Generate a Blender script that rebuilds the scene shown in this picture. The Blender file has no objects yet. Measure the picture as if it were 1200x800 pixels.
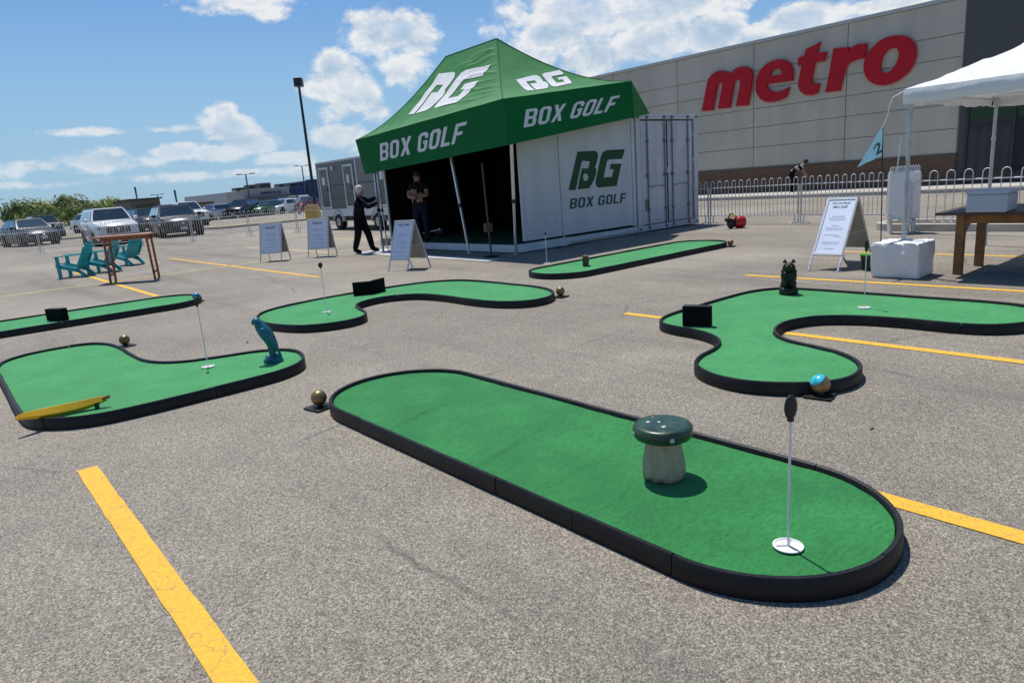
import bpy, bmesh, math, random
from math import sin, cos, pi, radians, atan, atan2, sqrt
from mathutils import Vector, Matrix, noise, geometry
import numpy as np

scene = bpy.context.scene
random.seed(7)
# ------------------------------------------------------------------ camera
# The lot is laid out on a grid: +Y runs along the painted bays, +X across them.
FPX, CX, CY, CAM_H = 800.0, 600.0, 400.0, 1.5
ROLL = 0.07685; PITCH = 0.22958; HEAD = 0.69358
_F = Vector((sin(HEAD)*cos(PITCH), cos(HEAD)*cos(PITCH), -sin(PITCH)))
_R0 = Vector((cos(HEAD), -sin(HEAD), 0)); _U0 = _R0.cross(_F)
_R = _R0*cos(ROLL) - _U0*sin(ROLL); _U = _U0*cos(ROLL) + _R0*sin(ROLL)
CAM = Vector((0, 0, CAM_H))
cam_data = bpy.data.cameras.new("camera"); cam = bpy.data.objects.new("camera", cam_data)
scene.collection.objects.link(cam); scene.camera = cam
cam_data.sensor_width = 36; cam_data.lens = 24.0; cam_data.clip_start = 0.05; cam_data.clip_end = 3000
cam.matrix_world = Matrix(((_R.x, _U.x, -_F.x, 0), (_R.y, _U.y, -_F.y, 0), (_R.z, _U.z, -_F.z, CAM_H), (0, 0, 0, 1)))

def ray(px, py): return (_F*FPX + _R*(px-CX) - _U*(py-CY)).normalized()
def on_plane(axis, c, px, py):           # point of the plane axis=c seen at a measured spot of the photograph
    v = ray(px, py); return CAM + v*((c-CAM[axis])/v[axis])
def gp(px, py, z=0.0): return on_plane(2, z, px, py)
def at_depth(px, py, D):
    v = ray(px, py); k = D/(v.x*sin(HEAD)+v.y*cos(HEAD)); return CAM + v*k

# ------------------------------------------------------------------ light
SUN = Vector((.08, .245, .655)).normalized()
EL = math.asin(SUN.z); AZ = atan2(SUN.x, SUN.y)
sd = bpy.data.lights.new("sun", 'SUN'); sd.energy = 4.75; sd.angle = radians(.53); sd.color = (1, .955, .89)
sun = bpy.data.objects.new("sun", sd); scene.collection.objects.link(sun)
sun.rotation_euler = SUN.to_track_quat('Z', 'Y').to_euler()
scene.view_settings.view_transform = 'Standard'; scene.view_settings.look = 'None'
scene.view_settings.exposure = 0.0; scene.view_settings.gamma = 1

world = bpy.data.worlds.new("World"); scene.world = world; world.use_nodes = True
wn = world.node_tree; wn.nodes.clear()
class NG:                                  # tiny node graph helper
    def __init__(s, tree): s.t = tree
    def n(s, typ, ins=None, **kw):
        nd = s.t.nodes.new(typ)
        for k, v in kw.items(): setattr(nd, k, v)
        if ins:
            for k, v in ins.items():
                if isinstance(v, bpy.types.NodeSocket): s.t.links.new(v, nd.inputs[k])
                else: nd.inputs[k].default_value = v
        return nd
    def m(s, op, a, b=0.0, c=0.0, clamp=False):
        return s.n('ShaderNodeMath', {0: a, 1: b, 2: c}, operation=op, use_clamp=clamp).outputs[0]
    def mix(s, f, a, b, bt='MIX'):
        nd = s.n('ShaderNodeMix', None, data_type='RGBA', blend_type=bt)
        for i, v in ((0, f), (6, a), (7, b)):
            if isinstance(v, bpy.types.NodeSocket): s.t.links.new(v, nd.inputs[i])
            else: nd.inputs[i].default_value = v if i == 0 else (tuple(v)+(1,))[:4]
        return nd.outputs[2]
    def ss(s, v, a, b, lo=0.0, hi=1.0):
        return s.n('ShaderNodeMapRange', {0: v, 1: a, 2: b, 3: lo, 4: hi}, interpolation_type='SMOOTHSTEP').outputs[0]
    def noise(s, vec, scale, detail=4, rough=.5, dist=0.0):
        return s.n('ShaderNodeTexNoise', {'Vector': vec, 'Scale': scale, 'Detail': detail, 'Roughness': rough, 'Distortion': dist}).outputs['Fac']
def az_el(px, py):
    v = ray(px, py); return atan2(v.x, v.y), math.asin(v.z)
g = NG(wn)
sky = g.n('ShaderNodeTexSky', None, sky_type='NISHITA', sun_disc=False, sun_elevation=EL, sun_rotation=AZ, air_density=1.0, dust_density=.7, ozone_density=1.6)
tc = g.n('ShaderNodeTexCoord').outputs['Generated']
sp = g.n('ShaderNodeSeparateXYZ', {0: tc}).outputs
azn = g.m('ARCTAN2', sp[0], sp[1]); eln = g.m('ARCSINE', sp[2])
# cloud field lives in azimuth/elevation space, stretched sideways as cumulus seen from below
cvec = g.n('ShaderNodeCombineXYZ', {0: azn, 1: g.m('MULTIPLY', eln, 1.5), 2: 0.0}).outputs[0]
n1 = g.noise(cvec, 12.0, 10, .62, .25)
cvec2 = g.n('ShaderNodeVectorMath', {0: cvec, 1: (0.004, .018, 0)}, operation='ADD').outputs[0]
n2 = g.noise(cvec2, 12.0, 10, .62, .25)
nb = g.noise(cvec, 34.0, 7, .66, .3)
blobs = [  # centre px, radius px, strength : cumulus of the photograph
    (285, -8, 60, 22, 1.0), (318, 14, 26, 10, .8), (455, 38, 58, 24, 1.25), (430, 28, 26, 14, .9), (484, 50, 34, 26, 1.0), (470, 78, 26, 18, .7), (388, 78, 26, 20, 1.1), (376, 100, 24, 22, 1.0),
    (405, 92, 22, 26, .95), (424, 112, 20, 24, .9), (442, 132, 18, 14, .75), (392, 130, 22, 12, .6), (402, 160, 34, 14, .85), (436, 170, 30, 12, .7), (262, 134, 18, 16, 1.15), (268, 150, 30, 18, 1.2), (298, 168, 40, 16, 1.05), (330, 184, 40, 9, .85),
    (262, 178, 40, 11, .85), (205, 178, 30, 10, .85), (160, 190, 34, 8, .7), (108, 190, 36, 12, .9), (150, 153, 110, 4, .55), (230, 206, 240, 5, .5), (370, 198, 50, 7, .6), (20, 196, 50, 10, .7),
    (745, 0, 150, 34, 1.15), (650, 42, 42, 22, 1.1), (690, 70, 44, 26, 1.15), (640, 66, 30, 14, .8), (770, 52, 60, 26, 1.0), (835, 44, 46, 26, 1.2), (880, 58, 50, 26, 1.1), (935, 24, 52, 17, 1.15), (975, 14, 30, 12, .9),
    (1040, 4, 70, 8, .85), (760, 110, 150, 24, .85)]
mask = None
for (px, py, rx, ry, st) in blobs:
    a, e = az_el(px, py); ra = rx/FPX*.98; re = ry/FPX*1.02
    # the photo's horizon is rolled, the ellipses follow the true horizon
    da = g.m('MULTIPLY', g.m('SUBTRACT', azn, a), 1/ra); de = g.m('MULTIPLY', g.m('SUBTRACT', eln, e), 1/re)
    d = g.m('SQRT', g.m('ADD', g.m('MULTIPLY', da, da), g.m('MULTIPLY', de, de)))
    b = g.m('MULTIPLY', g.m('SUBTRACT', 1.16, d), st*.95)
    b = g.m('MINIMUM', b, .72*st)
    mask = b if mask is None else g.m('SMOOTH_MAX', mask, b, .10)
# the rest of the sky carries scattered fair-weather cumulus of the same kind
gen = g.m('SUBTRACT', g.m('MULTIPLY', g.noise(cvec, 2.3, 2, .5), 1.5), .86)
away = g.ss(g.m('ABSOLUTE', g.m('SUBTRACT', azn, HEAD)), .95, 1.25)
mask = g.m('MAXIMUM', mask, g.m('SUBTRACT', gen, g.m('MULTIPLY', g.m('SUBTRACT', 1.0, away), 2.0)))
def dens(nz): return g.m('ADD', mask, g.m('MULTIPLY', g.m('SUBTRACT', nz, .5), 2.15))
dn = g.m('ADD', dens(n1), g.m('MULTIPLY', g.m('SUBTRACT', nb, .5), .80))
cov = g.ss(dn, .06, .54)
lit = g.m('SUBTRACT', n1, n2)                       # denser here than just above: bright rim
core = g.ss(dn, .35, 1.0)
shade = g.m('ADD', g.m('MULTIPLY', lit, 5.0), g.m('SUBTRACT', .86, g.m('MULTIPLY', core, .50)), clamp=True)
ccol = g.mix(shade, (4.9, 6.3, 7.9), (9.5, 9.6, 9.7))
ccol = g.mix(g.ss(eln, .02, .18, .60, 0.0), ccol, (5.6, 7.2, 8.6))
skyc = g.mix(1.0, sky.outputs[0], (.53, .88, 1.22), 'MULTIPLY')
haze = g.ss(g.m('ABSOLUTE', eln), 0.0, .36, .80, 0.0)
skyc = g.mix(haze, skyc, (4.1, 6.2, 8.3))
thin = g.m('SUBTRACT', .96, g.m('MULTIPLY', g.ss(dn, .55, 1.15), g.ss(n2, .40, .62, .62, .10)))
fin = g.mix(g.m('MULTIPLY', cov, thin), skyc, ccol)
bgn = g.n('ShaderNodeBackground', {0: fin, 1: .09})
wo = g.n('ShaderNodeOutputWorld'); wn.links.new(bgn.outputs[0], wo.inputs[0])

# ------------------------------------------------------------------ materials
MATS = {}
def mat(name, col, rough=.6, metal=0.0, var=0.0, vscale=6.0, bump=0.0, bscale=80.0, spec=.5, coat=0.0, trans=0.0, vec='Object', dirt=None):
    if name in MATS: return MATS[name]
    m = bpy.data.materials.new(name); m.use_nodes = True; t = m.node_tree; q = NG(t)
    b = t.nodes['Principled BSDF']
    b.inputs['Roughness'].default_value = rough; b.inputs['Metallic'].default_value = metal
    b.inputs['Specular IOR Level'].default_value = spec; b.inputs['Coat Weight'].default_value = coat
    b.inputs['Base Color'].default_value = tuple(col)+(1,)
    if vec == 'Streak':      # place-fixed, stretched downwards as rain leaves it
        tcn = q.n('ShaderNodeMapping', {'Vector': q.n('ShaderNodeNewGeometry').outputs['Position'], 'Scale': (1, 1, .22)}).outputs[0]
    else: tcn = q.n('ShaderNodeTexCoord').outputs[vec]
    if var > 0:
        nz = q.noise(tcn, vscale, 6, .6)
        lo = [c*(1-var) for c in col]; hi = [min(1, c*(1+var)) for c in col]
        c = q.mix(q.ss(nz, .3, .7), lo, hi)
        if dirt:
            dz = q.ss(q.noise(tcn, vscale*.37, 8, .7), .52, .72)
            c = q.mix(q.m('MULTIPLY', dz, dirt[3]), c, dirt[:3])
        t.links.new(c, b.inputs['Base Color'])
        r = q.m('ADD', q.m('MULTIPLY', nz, .25), rough-.12); t.links.new(r, b.inputs['Roughness'])
    if bump > 0:
        bz = q.noise(tcn, bscale, 5, .6)
        bn = q.n('ShaderNodeBump', {'Height': bz, 'Strength': bump, 'Distance': .01}); t.links.new(bn.outputs[0], b.inputs['Normal'])
    if trans > 0:      # thin cloth: part of the light passes through
        tr = q.n('ShaderNodeBsdfTranslucent', {0: tuple(col)+(1,)})
        mx = q.n('ShaderNodeMixShader', {0: trans, 1: b.outputs[0], 2: tr.outputs[0]})
        t.links.new(mx.outputs[0], t.nodes['Material Output'].inputs[0])
    MATS[name] = m; return m

def asphalt_mat():
    m = bpy.data.materials.new('old_asphalt'); m.use_nodes = True; t = m.node_tree; q = NG(t); b = t.nodes['Principled BSDF']
    P = q.n('ShaderNodeTexCoord').outputs['Object']
    big = q.noise(P, .23, 5, .6); mid = q.noise(P, 1.6, 6, .62); fine = q.noise(P, 42, 4, .7)
    jit = q.n('ShaderNodeVectorMath', {0: P, 1: q.n('ShaderNodeVectorMath', {0: q.n('ShaderNodeTexNoise', {'Vector': P, 'Scale': 60.0, 'Detail': 3.0}).outputs['Color'], 1: (.012, .012, .012)}, operation='MULTIPLY').outputs[0]}, operation='ADD').outputs[0]
    v1 = q.n('ShaderNodeTexVoronoi', {'Vector': jit, 'Scale': 215.0}); st = q.n('ShaderNodeSeparateColor', {0: v1.outputs['Color']})
    v2 = q.n('ShaderNodeTexVoronoi', {'Vector': jit, 'Scale': 115.0}); st2 = q.n('ShaderNodeSeparateColor', {0: v2.outputs['Color']})
    base = q.mix(q.ss(big, .3, .72), (.208, .183, .148), (.282, .249, .203))
    base = q.mix(q.ss(mid, .36, .66, 0, .32), base, (.150, .131, .108))
    # every chip of stone has a tint of its own; binder shows dark between them
    tint = q.m('ADD', .55, q.m('MULTIPLY', q.m('POWER', st.outputs[0], 1.5), 1.28))
    tint = q.m('MULTIPLY', tint, q.m('ADD', .72, q.m('MULTIPLY', st2.outputs[1], .56)))
    tint = q.m('MULTIPLY', tint, q.m('ADD', .70, q.m('MULTIPLY', fine, .60)))
    tv = q.n('ShaderNodeCombineXYZ', {0: tint, 1: tint, 2: tint}).outputs[0]
    base = q.mix(1.0, base, tv, 'MULTIPLY')
    sp1 = q.m('MULTIPLY', q.ss(st2.outputs[2], .80, 1.0), q.ss(v2.outputs['Distance'], .62, .25))
    base = q.mix(q.m('MULTIPLY', sp1, .55), base, (.56, .51, .44))
    # hairline cracks with a wandering path
    w = q.n('ShaderNodeVectorMath', {0: P, 1: q.n('ShaderNodeVectorMath', {0: q.n('ShaderNodeTexNoise', {'Vector': P, 'Scale': 1.0, 'Detail': 8.0}).outputs['Color'], 1: (.35, .35, .35)}, operation='MULTIPLY').outputs[0]}, operation='ADD').outputs[0]
    cr = q.n('ShaderNodeTexVoronoi', {'Vector': w, 'Scale': .16}, feature='DISTANCE_TO_EDGE').outputs['Distance']
    crm = q.m('MULTIPLY', q.ss(cr, .0032, .0010), q.ss(q.noise(P, .5, 3), .45, .55))
    base = q.mix(q.m('MULTIPLY', crm, .42), base, (.06, .053, .048))
    # darker wheel tracks along the lane and broad repaired areas
    trk = q.noise(q.n('ShaderNodeMapping', {'Vector': P, 'Scale': (1.1, .07, 1), 'Rotation': (0, 0, .12)}).outputs[0], 1.0, 4, .6)
    base = q.mix(q.ss(trk, .50, .66, 0, .34), base, (.10, .09, .077))
    base = q.mix(q.ss(q.noise(P, .11, 3, .5), .50, .62, 0, .26), base, (.40, .36, .30))
    # old oil spots
    oil = q.ss(q.noise(P, .55, 3, .4), .70, .80, 0, .45)
    base = q.mix(oil, base, (.07, .066, .062))
    t.links.new(base, b.inputs['Base Color']); b.inputs['Roughness'].default_value = .88; b.inputs['Specular IOR Level'].default_value = .35
    hgt = q.m('ADD', q.m('MULTIPLY', sp1, .6), q.m('SUBTRACT', q.m('MULTIPLY', fine, .8), q.m('MULTIPLY', v1.outputs['Distance'], .8)))
    bn = q.n('ShaderNodeBump', {'Height': hgt, 'Strength': .55, 'Distance': .006}); t.links.new(bn.outputs[0], b.inputs['Normal'])
    return m
def paint_mat(name, col, wear):
    m = bpy.data.materials.new(name); m.use_nodes = True; t = m.node_tree; q = NG(t); b = t.nodes['Principled BSDF']
    P = q.n('ShaderNodeTexCoord').outputs['Object']
    fine = q.noise(P, 60, 4, .7)
    w = q.n('ShaderNodeVectorMath', {0: P, 1: q.n('ShaderNodeVectorMath', {0: q.n('ShaderNodeTexNoise', {'Vector': P, 'Scale': 9.0, 'Detail': 5.0}).outputs['Color'], 1: (.12, .12, .12)}, operation='MULTIPLY').outputs[0]}, operation='ADD').outputs[0]
    cr = q.n('ShaderNodeTexVoronoi', {'Vector': w, 'Scale': 11.0}, feature='DISTANCE_TO_EDGE').outputs['Distance']
    cm = q.m('MULTIPLY', q.ss(cr, .030, .008), q.ss(q.noise(P, 5, 3), .44, .56))
    c = q.mix(q.ss(fine, .35, .7), [x*.86 for x in col], [min(1, x*1.1) for x in col])
    c = q.mix(q.m('MULTIPLY', cm, .5), c, (.24, .18, .09))
    wr = q.ss(q.noise(P, 30, 7, .78), wear, wear+.07)
    c = q.mix(q.m('MULTIPLY', wr, .85), c, (.17, .155, .135))
    t.links.new(c, b.inputs['Base Color']); b.inputs['Roughness'].default_value = .8
    v1 = q.n('ShaderNodeTexVoronoi', {'Vector': P, 'Scale': 105.0}).outputs['Distance']
    bn = q.n('ShaderNodeBump', {'Height': q.m('SUBTRACT', fine, v1), 'Strength': .35, 'Distance': .005}); t.links.new(bn.outputs[0], b.inputs['Normal'])
    return m
def turf_mat(name, a, bcol):
    m = bpy.data.materials.new(name); m.use_nodes = True; t = m.node_tree; q = NG(t); b = t.nodes['Principled BSDF']
    P = q.n('ShaderNodeTexCoord').outputs['Object']
    st = q.n('ShaderNodeMapping', {'Vector': P, 'Scale': (1, 2.6, 1), 'Rotation': (0, 0, .5)}).outputs[0]
    f1 = q.noise(st, 150, 3, .7); f2 = q.noise(st, 26, 5, .65); f3 = q.noise(P, 2.2, 4, .55); f4 = q.noise(P, 420, 2, .6)
    c = q.mix(q.ss(f3, .3, .7), a, bcol)
    c = q.mix(q.ss(f2, .38, .68, 0, .55), c, [x*.55 for x in a])
    c = q.mix(q.ss(q.noise(st, 7, 6, .7), .45, .75, 0, .40), c, [x*.58 for x in a])
    c = q.mix(q.ss(f1, .45, .75, 0, .55), c, [min(1, x*1.75+.01) for x in bcol])
    c = q.mix(q.ss(f4, .5, .8, 0, .35), c, [x*.35 for x in a])
    t.links.new(c, b.inputs['Base Color']); b.inputs['Roughness'].default_value = .85; b.inputs['Specular IOR Level'].default_value = .25
    b.inputs['Sheen Weight'].default_value = .25; b.inputs['Sheen Roughness'].default_value = .4; b.inputs['Sheen Tint'].default_value = (.6, 1, .75, 1)
    bn = q.n('ShaderNodeBump', {'Height': q.m('ADD', f1, q.m('MULTIPLY', f2, 1.2)), 'Strength': .6, 'Distance': .004}); t.links.new(bn.outputs[0], b.inputs['Normal'])
    return m
M_ASPH = asphalt_mat(); M_YEL = paint_mat('yellow_road_paint', (.74, .42, .035), .62); M_YELF = paint_mat('faded_yellow_paint', (.66, .52, .22), .56)
M_WHL = paint_mat('faded_white_paint', (.5, .48, .42), .52)
M_TURF = turf_mat('green_putting_turf', (.017, .155, .036), (.032, .230, .056))
M_TURFB = turf_mat('bright_putting_turf', (.045, .245, .072), (.068, .320, .102))
M_BORD = mat('black_border_plastic', (.0055, .0055, .0065), .5, 0, .35, 9, .25, 60, .35, dirt=(.085, .078, .068, .22))
M_BLK = mat('black_plastic', (.012, .012, .013), .5, 0, .2, 8, .1)
M_WHT = mat('white_paint', (.62, .63, .64), .45, 0, .06, 2.2, .05, 20, dirt=(.36, .33, .29, .35))
M_CONT = mat('container_white', (.57, .58, .60), .42, 0, .09, 3.0, .12, 3.0, dirt=(.36, .33, .29, .45), vec='Streak')
M_PANW = mat('panel_white', (.58, .59, .61), .5, 0, .07, 1.9, .10, 2.5, dirt=(.43, .42, .40, .40), vec='Streak')
M_ALU = mat('brushed_aluminium', (.62, .63, .65), .38, .75, .1, 12)
M_GALV = mat('galvanised_steel', (.50, .51, .52), .5, .25, .14, 9, dirt=(.36, .31, .25, .3))
M_DKGR = mat('logo_green', (.003, .068, .018), .55)
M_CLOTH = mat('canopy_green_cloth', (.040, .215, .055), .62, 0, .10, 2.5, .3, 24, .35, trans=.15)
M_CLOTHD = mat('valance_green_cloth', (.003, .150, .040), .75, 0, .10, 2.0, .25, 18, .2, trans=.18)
M_PRINT = mat('white_cloth_print', (.82, .82, .84), .8, 0, .04, 3, .15, 30, .2, trans=.18)
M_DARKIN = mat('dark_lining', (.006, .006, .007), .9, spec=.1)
M_TEAL = mat('teal_plastic', (.0, .34, .37), .42, 0, .08, 5, .05)
M_TEALP = mat('teal_glazed_statue', (.002, .115, .160), .42, 0, .3, 14, .3, 40)
M_GOLD = mat('antique_gold_paint', (.22, .155, .06), .38, .55, .22, 18, .15, 50)
M_BRONZE = mat('dark_bronze', (.022, .018, .012), .45, .35, .5, 22, .7, 45)
M_TYRE = mat('tyre_rubber', (.015, .015, .015), .85, 0, .2, 20)
M_RIM = mat('wheel_rim', (.42, .43, .45), .32, .8, .1, 10)
M_GLASS = mat('car_glass', (.018, .028, .036), .04, 0, spec=1.0, coat=1.0)
M_CHROME = mat('chrome', (.7, .7, .72), .12, 1)
M_LAMP = mat('headlamp', (.16, .18, .20), .08, .5, spec=.9, coat=1.0)
M_POST = mat('poster_paper', (.66, .72, .86), .5, 0, .03, 3)
M_INK = mat('poster_ink', (.10, .12, .17), .7)
M_INKL = mat('poster_light_ink', (.36, .40, .50), .7)
M_SIGNB = mat('sign_back_board', (.30, .285, .25), .6, 0, .1, 3)
M_WOOD = mat('brown_stained_wood', (.26, .115, .032), .55, 0, .3, 9, .3, 30)
M_WOODD = mat('dark_wood_top', (.055, .040, .030), .45, 0, .3, 9, .25, 30)
M_CONC = mat('kerb_concrete', (.44, .41, .36), .85, 0, .15, 1.5, .3, 30)
M_PWALL = mat('precast_wall', (.50, .465, .385), .85, 0, .08, 1.1, .12, 12, dirt=(.30, .285, .24, .42), vec='Streak')
M_FLASH = mat('roof_flashing', (.46, .47, .45), .5, .2, .05, 2)
M_WTENT = mat('white_tent_vinyl', (.80, .80, .80), .5, 0, .04, 4, .9, 9, .4, trans=.12)
M_RED = mat('sign_red', (.47, .004, .014), .5, 0, .08, 1.2, spec=.3)
M_SKIN = mat('skin', (.50, .27, .19), .55, 0, .08, 20)
M_BODYB = mat('dark_blue_cloth', (.012, .015, .025), .95, 0, .3, 12, .4, 40, .08)
M_BLKC = mat('black_cloth', (.010, .010, .011), .95, 0, .3, 12, .4, 40, .08)

# ------------------------------------------------------------------ mesh building
class MB:
    def __init__(s): s.v = []; s.f = []; s.mi = []; s.cur = 0
    def add(s, vs, fs, mi=None):
        o = len(s.v); s.v += [Vector(x) for x in vs]; s.f += [tuple(i+o for i in f) for f in fs]; s.mi += [s.cur if mi is None else mi]*len(fs); return s
    def box(s, c, d, rot=None, mi=None):
        h = Vector(d)/2; P = [Vector((x*h.x, y*h.y, z*h.z)) for z in (-1, 1) for y in (-1, 1) for x in (-1, 1)]
        if rot is not None: P = [rot @ p for p in P]
        return s.add([p+Vector(c) for p in P], [(0, 2, 3, 1), (4, 5, 7, 6), (0, 1, 5, 4), (2, 6, 7, 3), (0, 4, 6, 2), (1, 3, 7, 5)], mi)
    def bx(s, lo, hi, mi=None):
        lo = Vector(lo); hi = Vector(hi); return s.box((lo+hi)/2, hi-lo, None, mi)
    def bar(s, a, b, w, t=None, mi=None, up=(0, 0, 1)):      # rectangular bar between two points
        a = Vector(a); b = Vector(b); d = (b-a); L = d.length; d.normalize(); u = Vector(up)
        if abs(d.dot(u)) > .98: u = Vector((1, 0, 0))
        x = d.cross(u).normalized(); z = x.cross(d)
        R = Matrix((x, d, z)).transposed(); return s.box((a+b)/2, (w, L, t or w), R, mi)
    def tube(s, pts, r, n=8, closed=False, mi=None, rr=None):
        pts = [Vector(p) for p in pts]; N = len(pts); vs = []; fs = []; prev = None
        for i, p in enumerate(pts):
            a = pts[(i-1) % N] if (closed or i > 0) else p; b = pts[(i+1) % N] if (closed or i < N-1) else p
            d = (b-a).normalized()
            if prev is None: u = Vector((0, 0, 1)) if abs(d.z) < .9 else Vector((1, 0, 0)); x = d.cross(u).normalized()
            else: x = (prev - d*prev.dot(d)).normalized()
            prev = x; y = d.cross(x); R = rr[i] if rr else r
            for k in range(n):
                an = 2*pi*k/n; vs.append(p + (x*cos(an)+y*sin(an))*R)
        for i in range(N if closed else N-1):
            j = (i+1) % N
            for k in range(n): fs.append((i*n+k, i*n+(k+1) % n, j*n+(k+1) % n, j*n+k))
        if not closed: fs += [tuple(range(n-1, -1, -1)), tuple((N-1)*n+k for k in range(n))]
        return s.add(vs, fs, mi)
    def cyl(s, a, b, r, r2=None, n=16, mi=None): return s.tube([a, b], r, n, mi=mi, rr=[r, r if r2 is None else r2])
    def lathe(s, prof, c=(0, 0, 0), n=24, M=None, mi=None, sx=1, sy=1):
        vs = []; fs = []; c = Vector(c)
        for (r, z) in prof:
            for k in range(n):
                a = 2*pi*k/n; p = Vector((r*cos(a)*sx, r*sin(a)*sy, z)); vs.append((M @ p if M else p)+c)
        for i in range(len(prof)-1):
            for k in range(n): fs.append((i*n+k, i*n+(k+1) % n, (i+1)*n+(k+1) % n, (i+1)*n+k))
        if prof[0][0] > 1e-5: fs.append(tuple(range(n-1, -1, -1)))
        if prof[-1][0] > 1e-5: fs.append(tuple((len(prof)-1)*n+k for k in range(n)))
        return s.add(vs, fs, mi)
    def ball(s, c, r, n=20, m=12, M=None, mi=None):
        r = (r, r, r) if not hasattr(r, '__len__') else r
        prof = [(max(sin(pi*i/m), 1e-6), -cos(pi*i/m)) for i in range(m+1)]
        S = Matrix.Diagonal(Vector(r)); S = (M @ S) if M else S
        return s.lathe(prof, c, n, S, mi)
    def prism(s, poly, z0, z1, fn=None, mi=None, holes=()):
        fn = fn or (lambda u, v, w: Vector((u, v, w)))
        loops = [list(poly)]+[list(h) for h in holes]; flat = [p for l in loops for p in l]
        tris = geometry.tessellate_polygon([[Vector((p[0], p[1], 0)) for p in l] for l in loops])
        n = len(flat); vs = [fn(p[0], p[1], z0) for p in flat]+[fn(p[0], p[1], z1) for p in flat]
        fs = [tuple(t) for t in tris]+[tuple(i+n for i in reversed(t)) for t in tris]; o = 0
        for l in loops:
            k = len(l)
            for i in range(k): fs.append((o+i, o+(i+1) % k, n+o+(i+1) % k, n+o+i))
            o += k
        return s.add(vs, fs, mi)
    def grid(s, fn, nu, nv, mi=None):
        vs = [fn(i/nu, j/nv) for j in range(nv+1) for i in range(nu+1)]
        fs = [(j*(nu+1)+i, j*(nu+1)+i+1, (j+1)*(nu+1)+i+1, (j+1)*(nu+1)+i) for j in range(nv) for i in range(nu)]
        return s.add(vs, fs, mi)
    def mesh(s, name, mats, smooth=None, bevel=0, shift=None, seg=2, recalc=True, dbl=0):
        me = bpy.data.meshes.new(name); me.from_pydata([tuple(v) for v in s.v], [], s.f)
        for m in (mats if isinstance(mats, (list, tuple)) else [mats]): me.materials.append(m)
        me.polygons.foreach_set('material_index', s.mi)
        bm = bmesh.new(); bm.from_mesh(me)
        if dbl: bmesh.ops.remove_doubles(bm, verts=bm.verts, dist=dbl)
        if recalc: bmesh.ops.recalc_face_normals(bm, faces=bm.faces)
        if bevel:
            ed = [e for e in bm.edges if len(e.link_faces) == 2 and e.calc_face_angle(0) > .6]
            bmesh.ops.bevel(bm, geom=ed, offset=bevel, offset_type='OFFSET', segments=seg, affect='EDGES', profile=.6, clamp_overlap=True)
        if shift is not None: bmesh.ops.translate(bm, verts=bm.verts, vec=shift)
        bm.to_mesh(me); bm.free()
        if smooth is not None:
            me.shade_smooth() if hasattr(me, 'shade_smooth') else None
            if smooth < 180: me.set_sharp_from_angle(angle=radians(smooth))
        return me
COL = scene.collection
def link(name, me, parent=None):
    o = bpy.data.objects.new(name, me); COL.objects.link(o)
    if parent is not None: o.parent = parent
    return o
def tag(o, label=None, cat=None, group=None, kind=None):
    if label: o['label'] = label
    if cat: o['category'] = cat
    if group: o['group'] = group
    if kind: o['kind'] = kind
    return o
def thing(name, label, cat, loc=(0, 0, 0), rz=0.0, group=None):
    o = bpy.data.objects.new(name, None); COL.objects.link(o); o.location = loc; o.rotation_euler = (0, 0, rz); o.empty_display_size = .1
    return tag(o, label, cat, group)
def part(par, name, mb, mats, smooth=None, bevel=0, world=False, label=None, kind=None, dbl=0, root=None, seg=2):
    """mb in local coordinates of the thing (world=True: authored in world coordinates, thing unrotated)"""
    sh = None
    if world:
        r = root or par; sh = -Vector(r.location)
    o = link(name, mb.mesh(name, mats, smooth, bevel, sh, seg, dbl=dbl), par)
    if label: o['label'] = label
    if kind: o['kind'] = kind
    return o
def struct(name, mb, mats, smooth=None, label=None, cat='ground', bevel=0):
    o = link(name, mb.mesh(name, mats, smooth, bevel)); return tag(o, label, cat, None, 'structure')
def kids(o): return [c for c in bpy.data.objects if c.parent == o]
def dup(root, loc, rz, label=None, group=None):
    allk = {}
    for c in bpy.data.objects: allk.setdefault(c.parent, []).append(c)
    def cp(o, par):
        n = o.copy(); COL.objects.link(n)
        if par is not None: n.parent = par
        for ch in allk.get(o, []): cp(ch, n)
        return n
    r = cp(root, None); r.location = loc; r.rotation_euler = (0, 0, rz)
    if label: r['label'] = label
    if group: r['group'] = group
    return r
def smooth_loop(pts, per=8, closed=True):            # Catmull-Rom through the points
    P = [Vector((p[0], p[1])) for p in pts]; n = len(P); out = []
    for i in range(n if closed else n-1):
        p0, p1, p2, p3 = P[(i-1) % n], P[i], P[(i+1) % n], P[(i+2) % n]
        if not closed: p0 = P[max(i-1, 0)]; p3 = P[min(i+2, n-1)]
        for k in range(per):
            t = k/per; out.append(.5*((2*p1)+(p2-p0)*t+(2*p0-5*p1+4*p2-p3)*t*t+(3*p1-p0-3*p2+p3)*t**3))
    return [(p.x, p.y) for p in out]
def round_rect(x0, y0, x1, y1, r, seg=12):
    out = []
    for (cx, cy, a0) in ((x1-r, y1-r, 0), (x0+r, y1-r, 90), (x0+r, y0+r, 180), (x1-r, y0+r, 270)):
        for k in range(seg+1): a = radians(a0+90*k/seg); out.append((cx+r*cos(a), cy+r*sin(a)))
    return out
def resample(loop, step):
    P = [Vector(p) for p in loop]; out = []; n = len(P); acc = 0.0
    L = sum((P[(i+1) % n]-P[i]).length for i in range(n)); N = max(8, int(round(L/step))); st = L/N; i = 0; seg = (P[1]-P[0]).length; pos = 0.0
    for k in range(N):
        d = k*st
        while d > acc+seg and i < n-1: acc += seg; i += 1; seg = (P[(i+1) % n]-P[i]).length
        t = (d-acc)/max(seg, 1e-9); out.append(P[i].lerp(P[(i+1) % n], min(1, t)))
    return out
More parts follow.
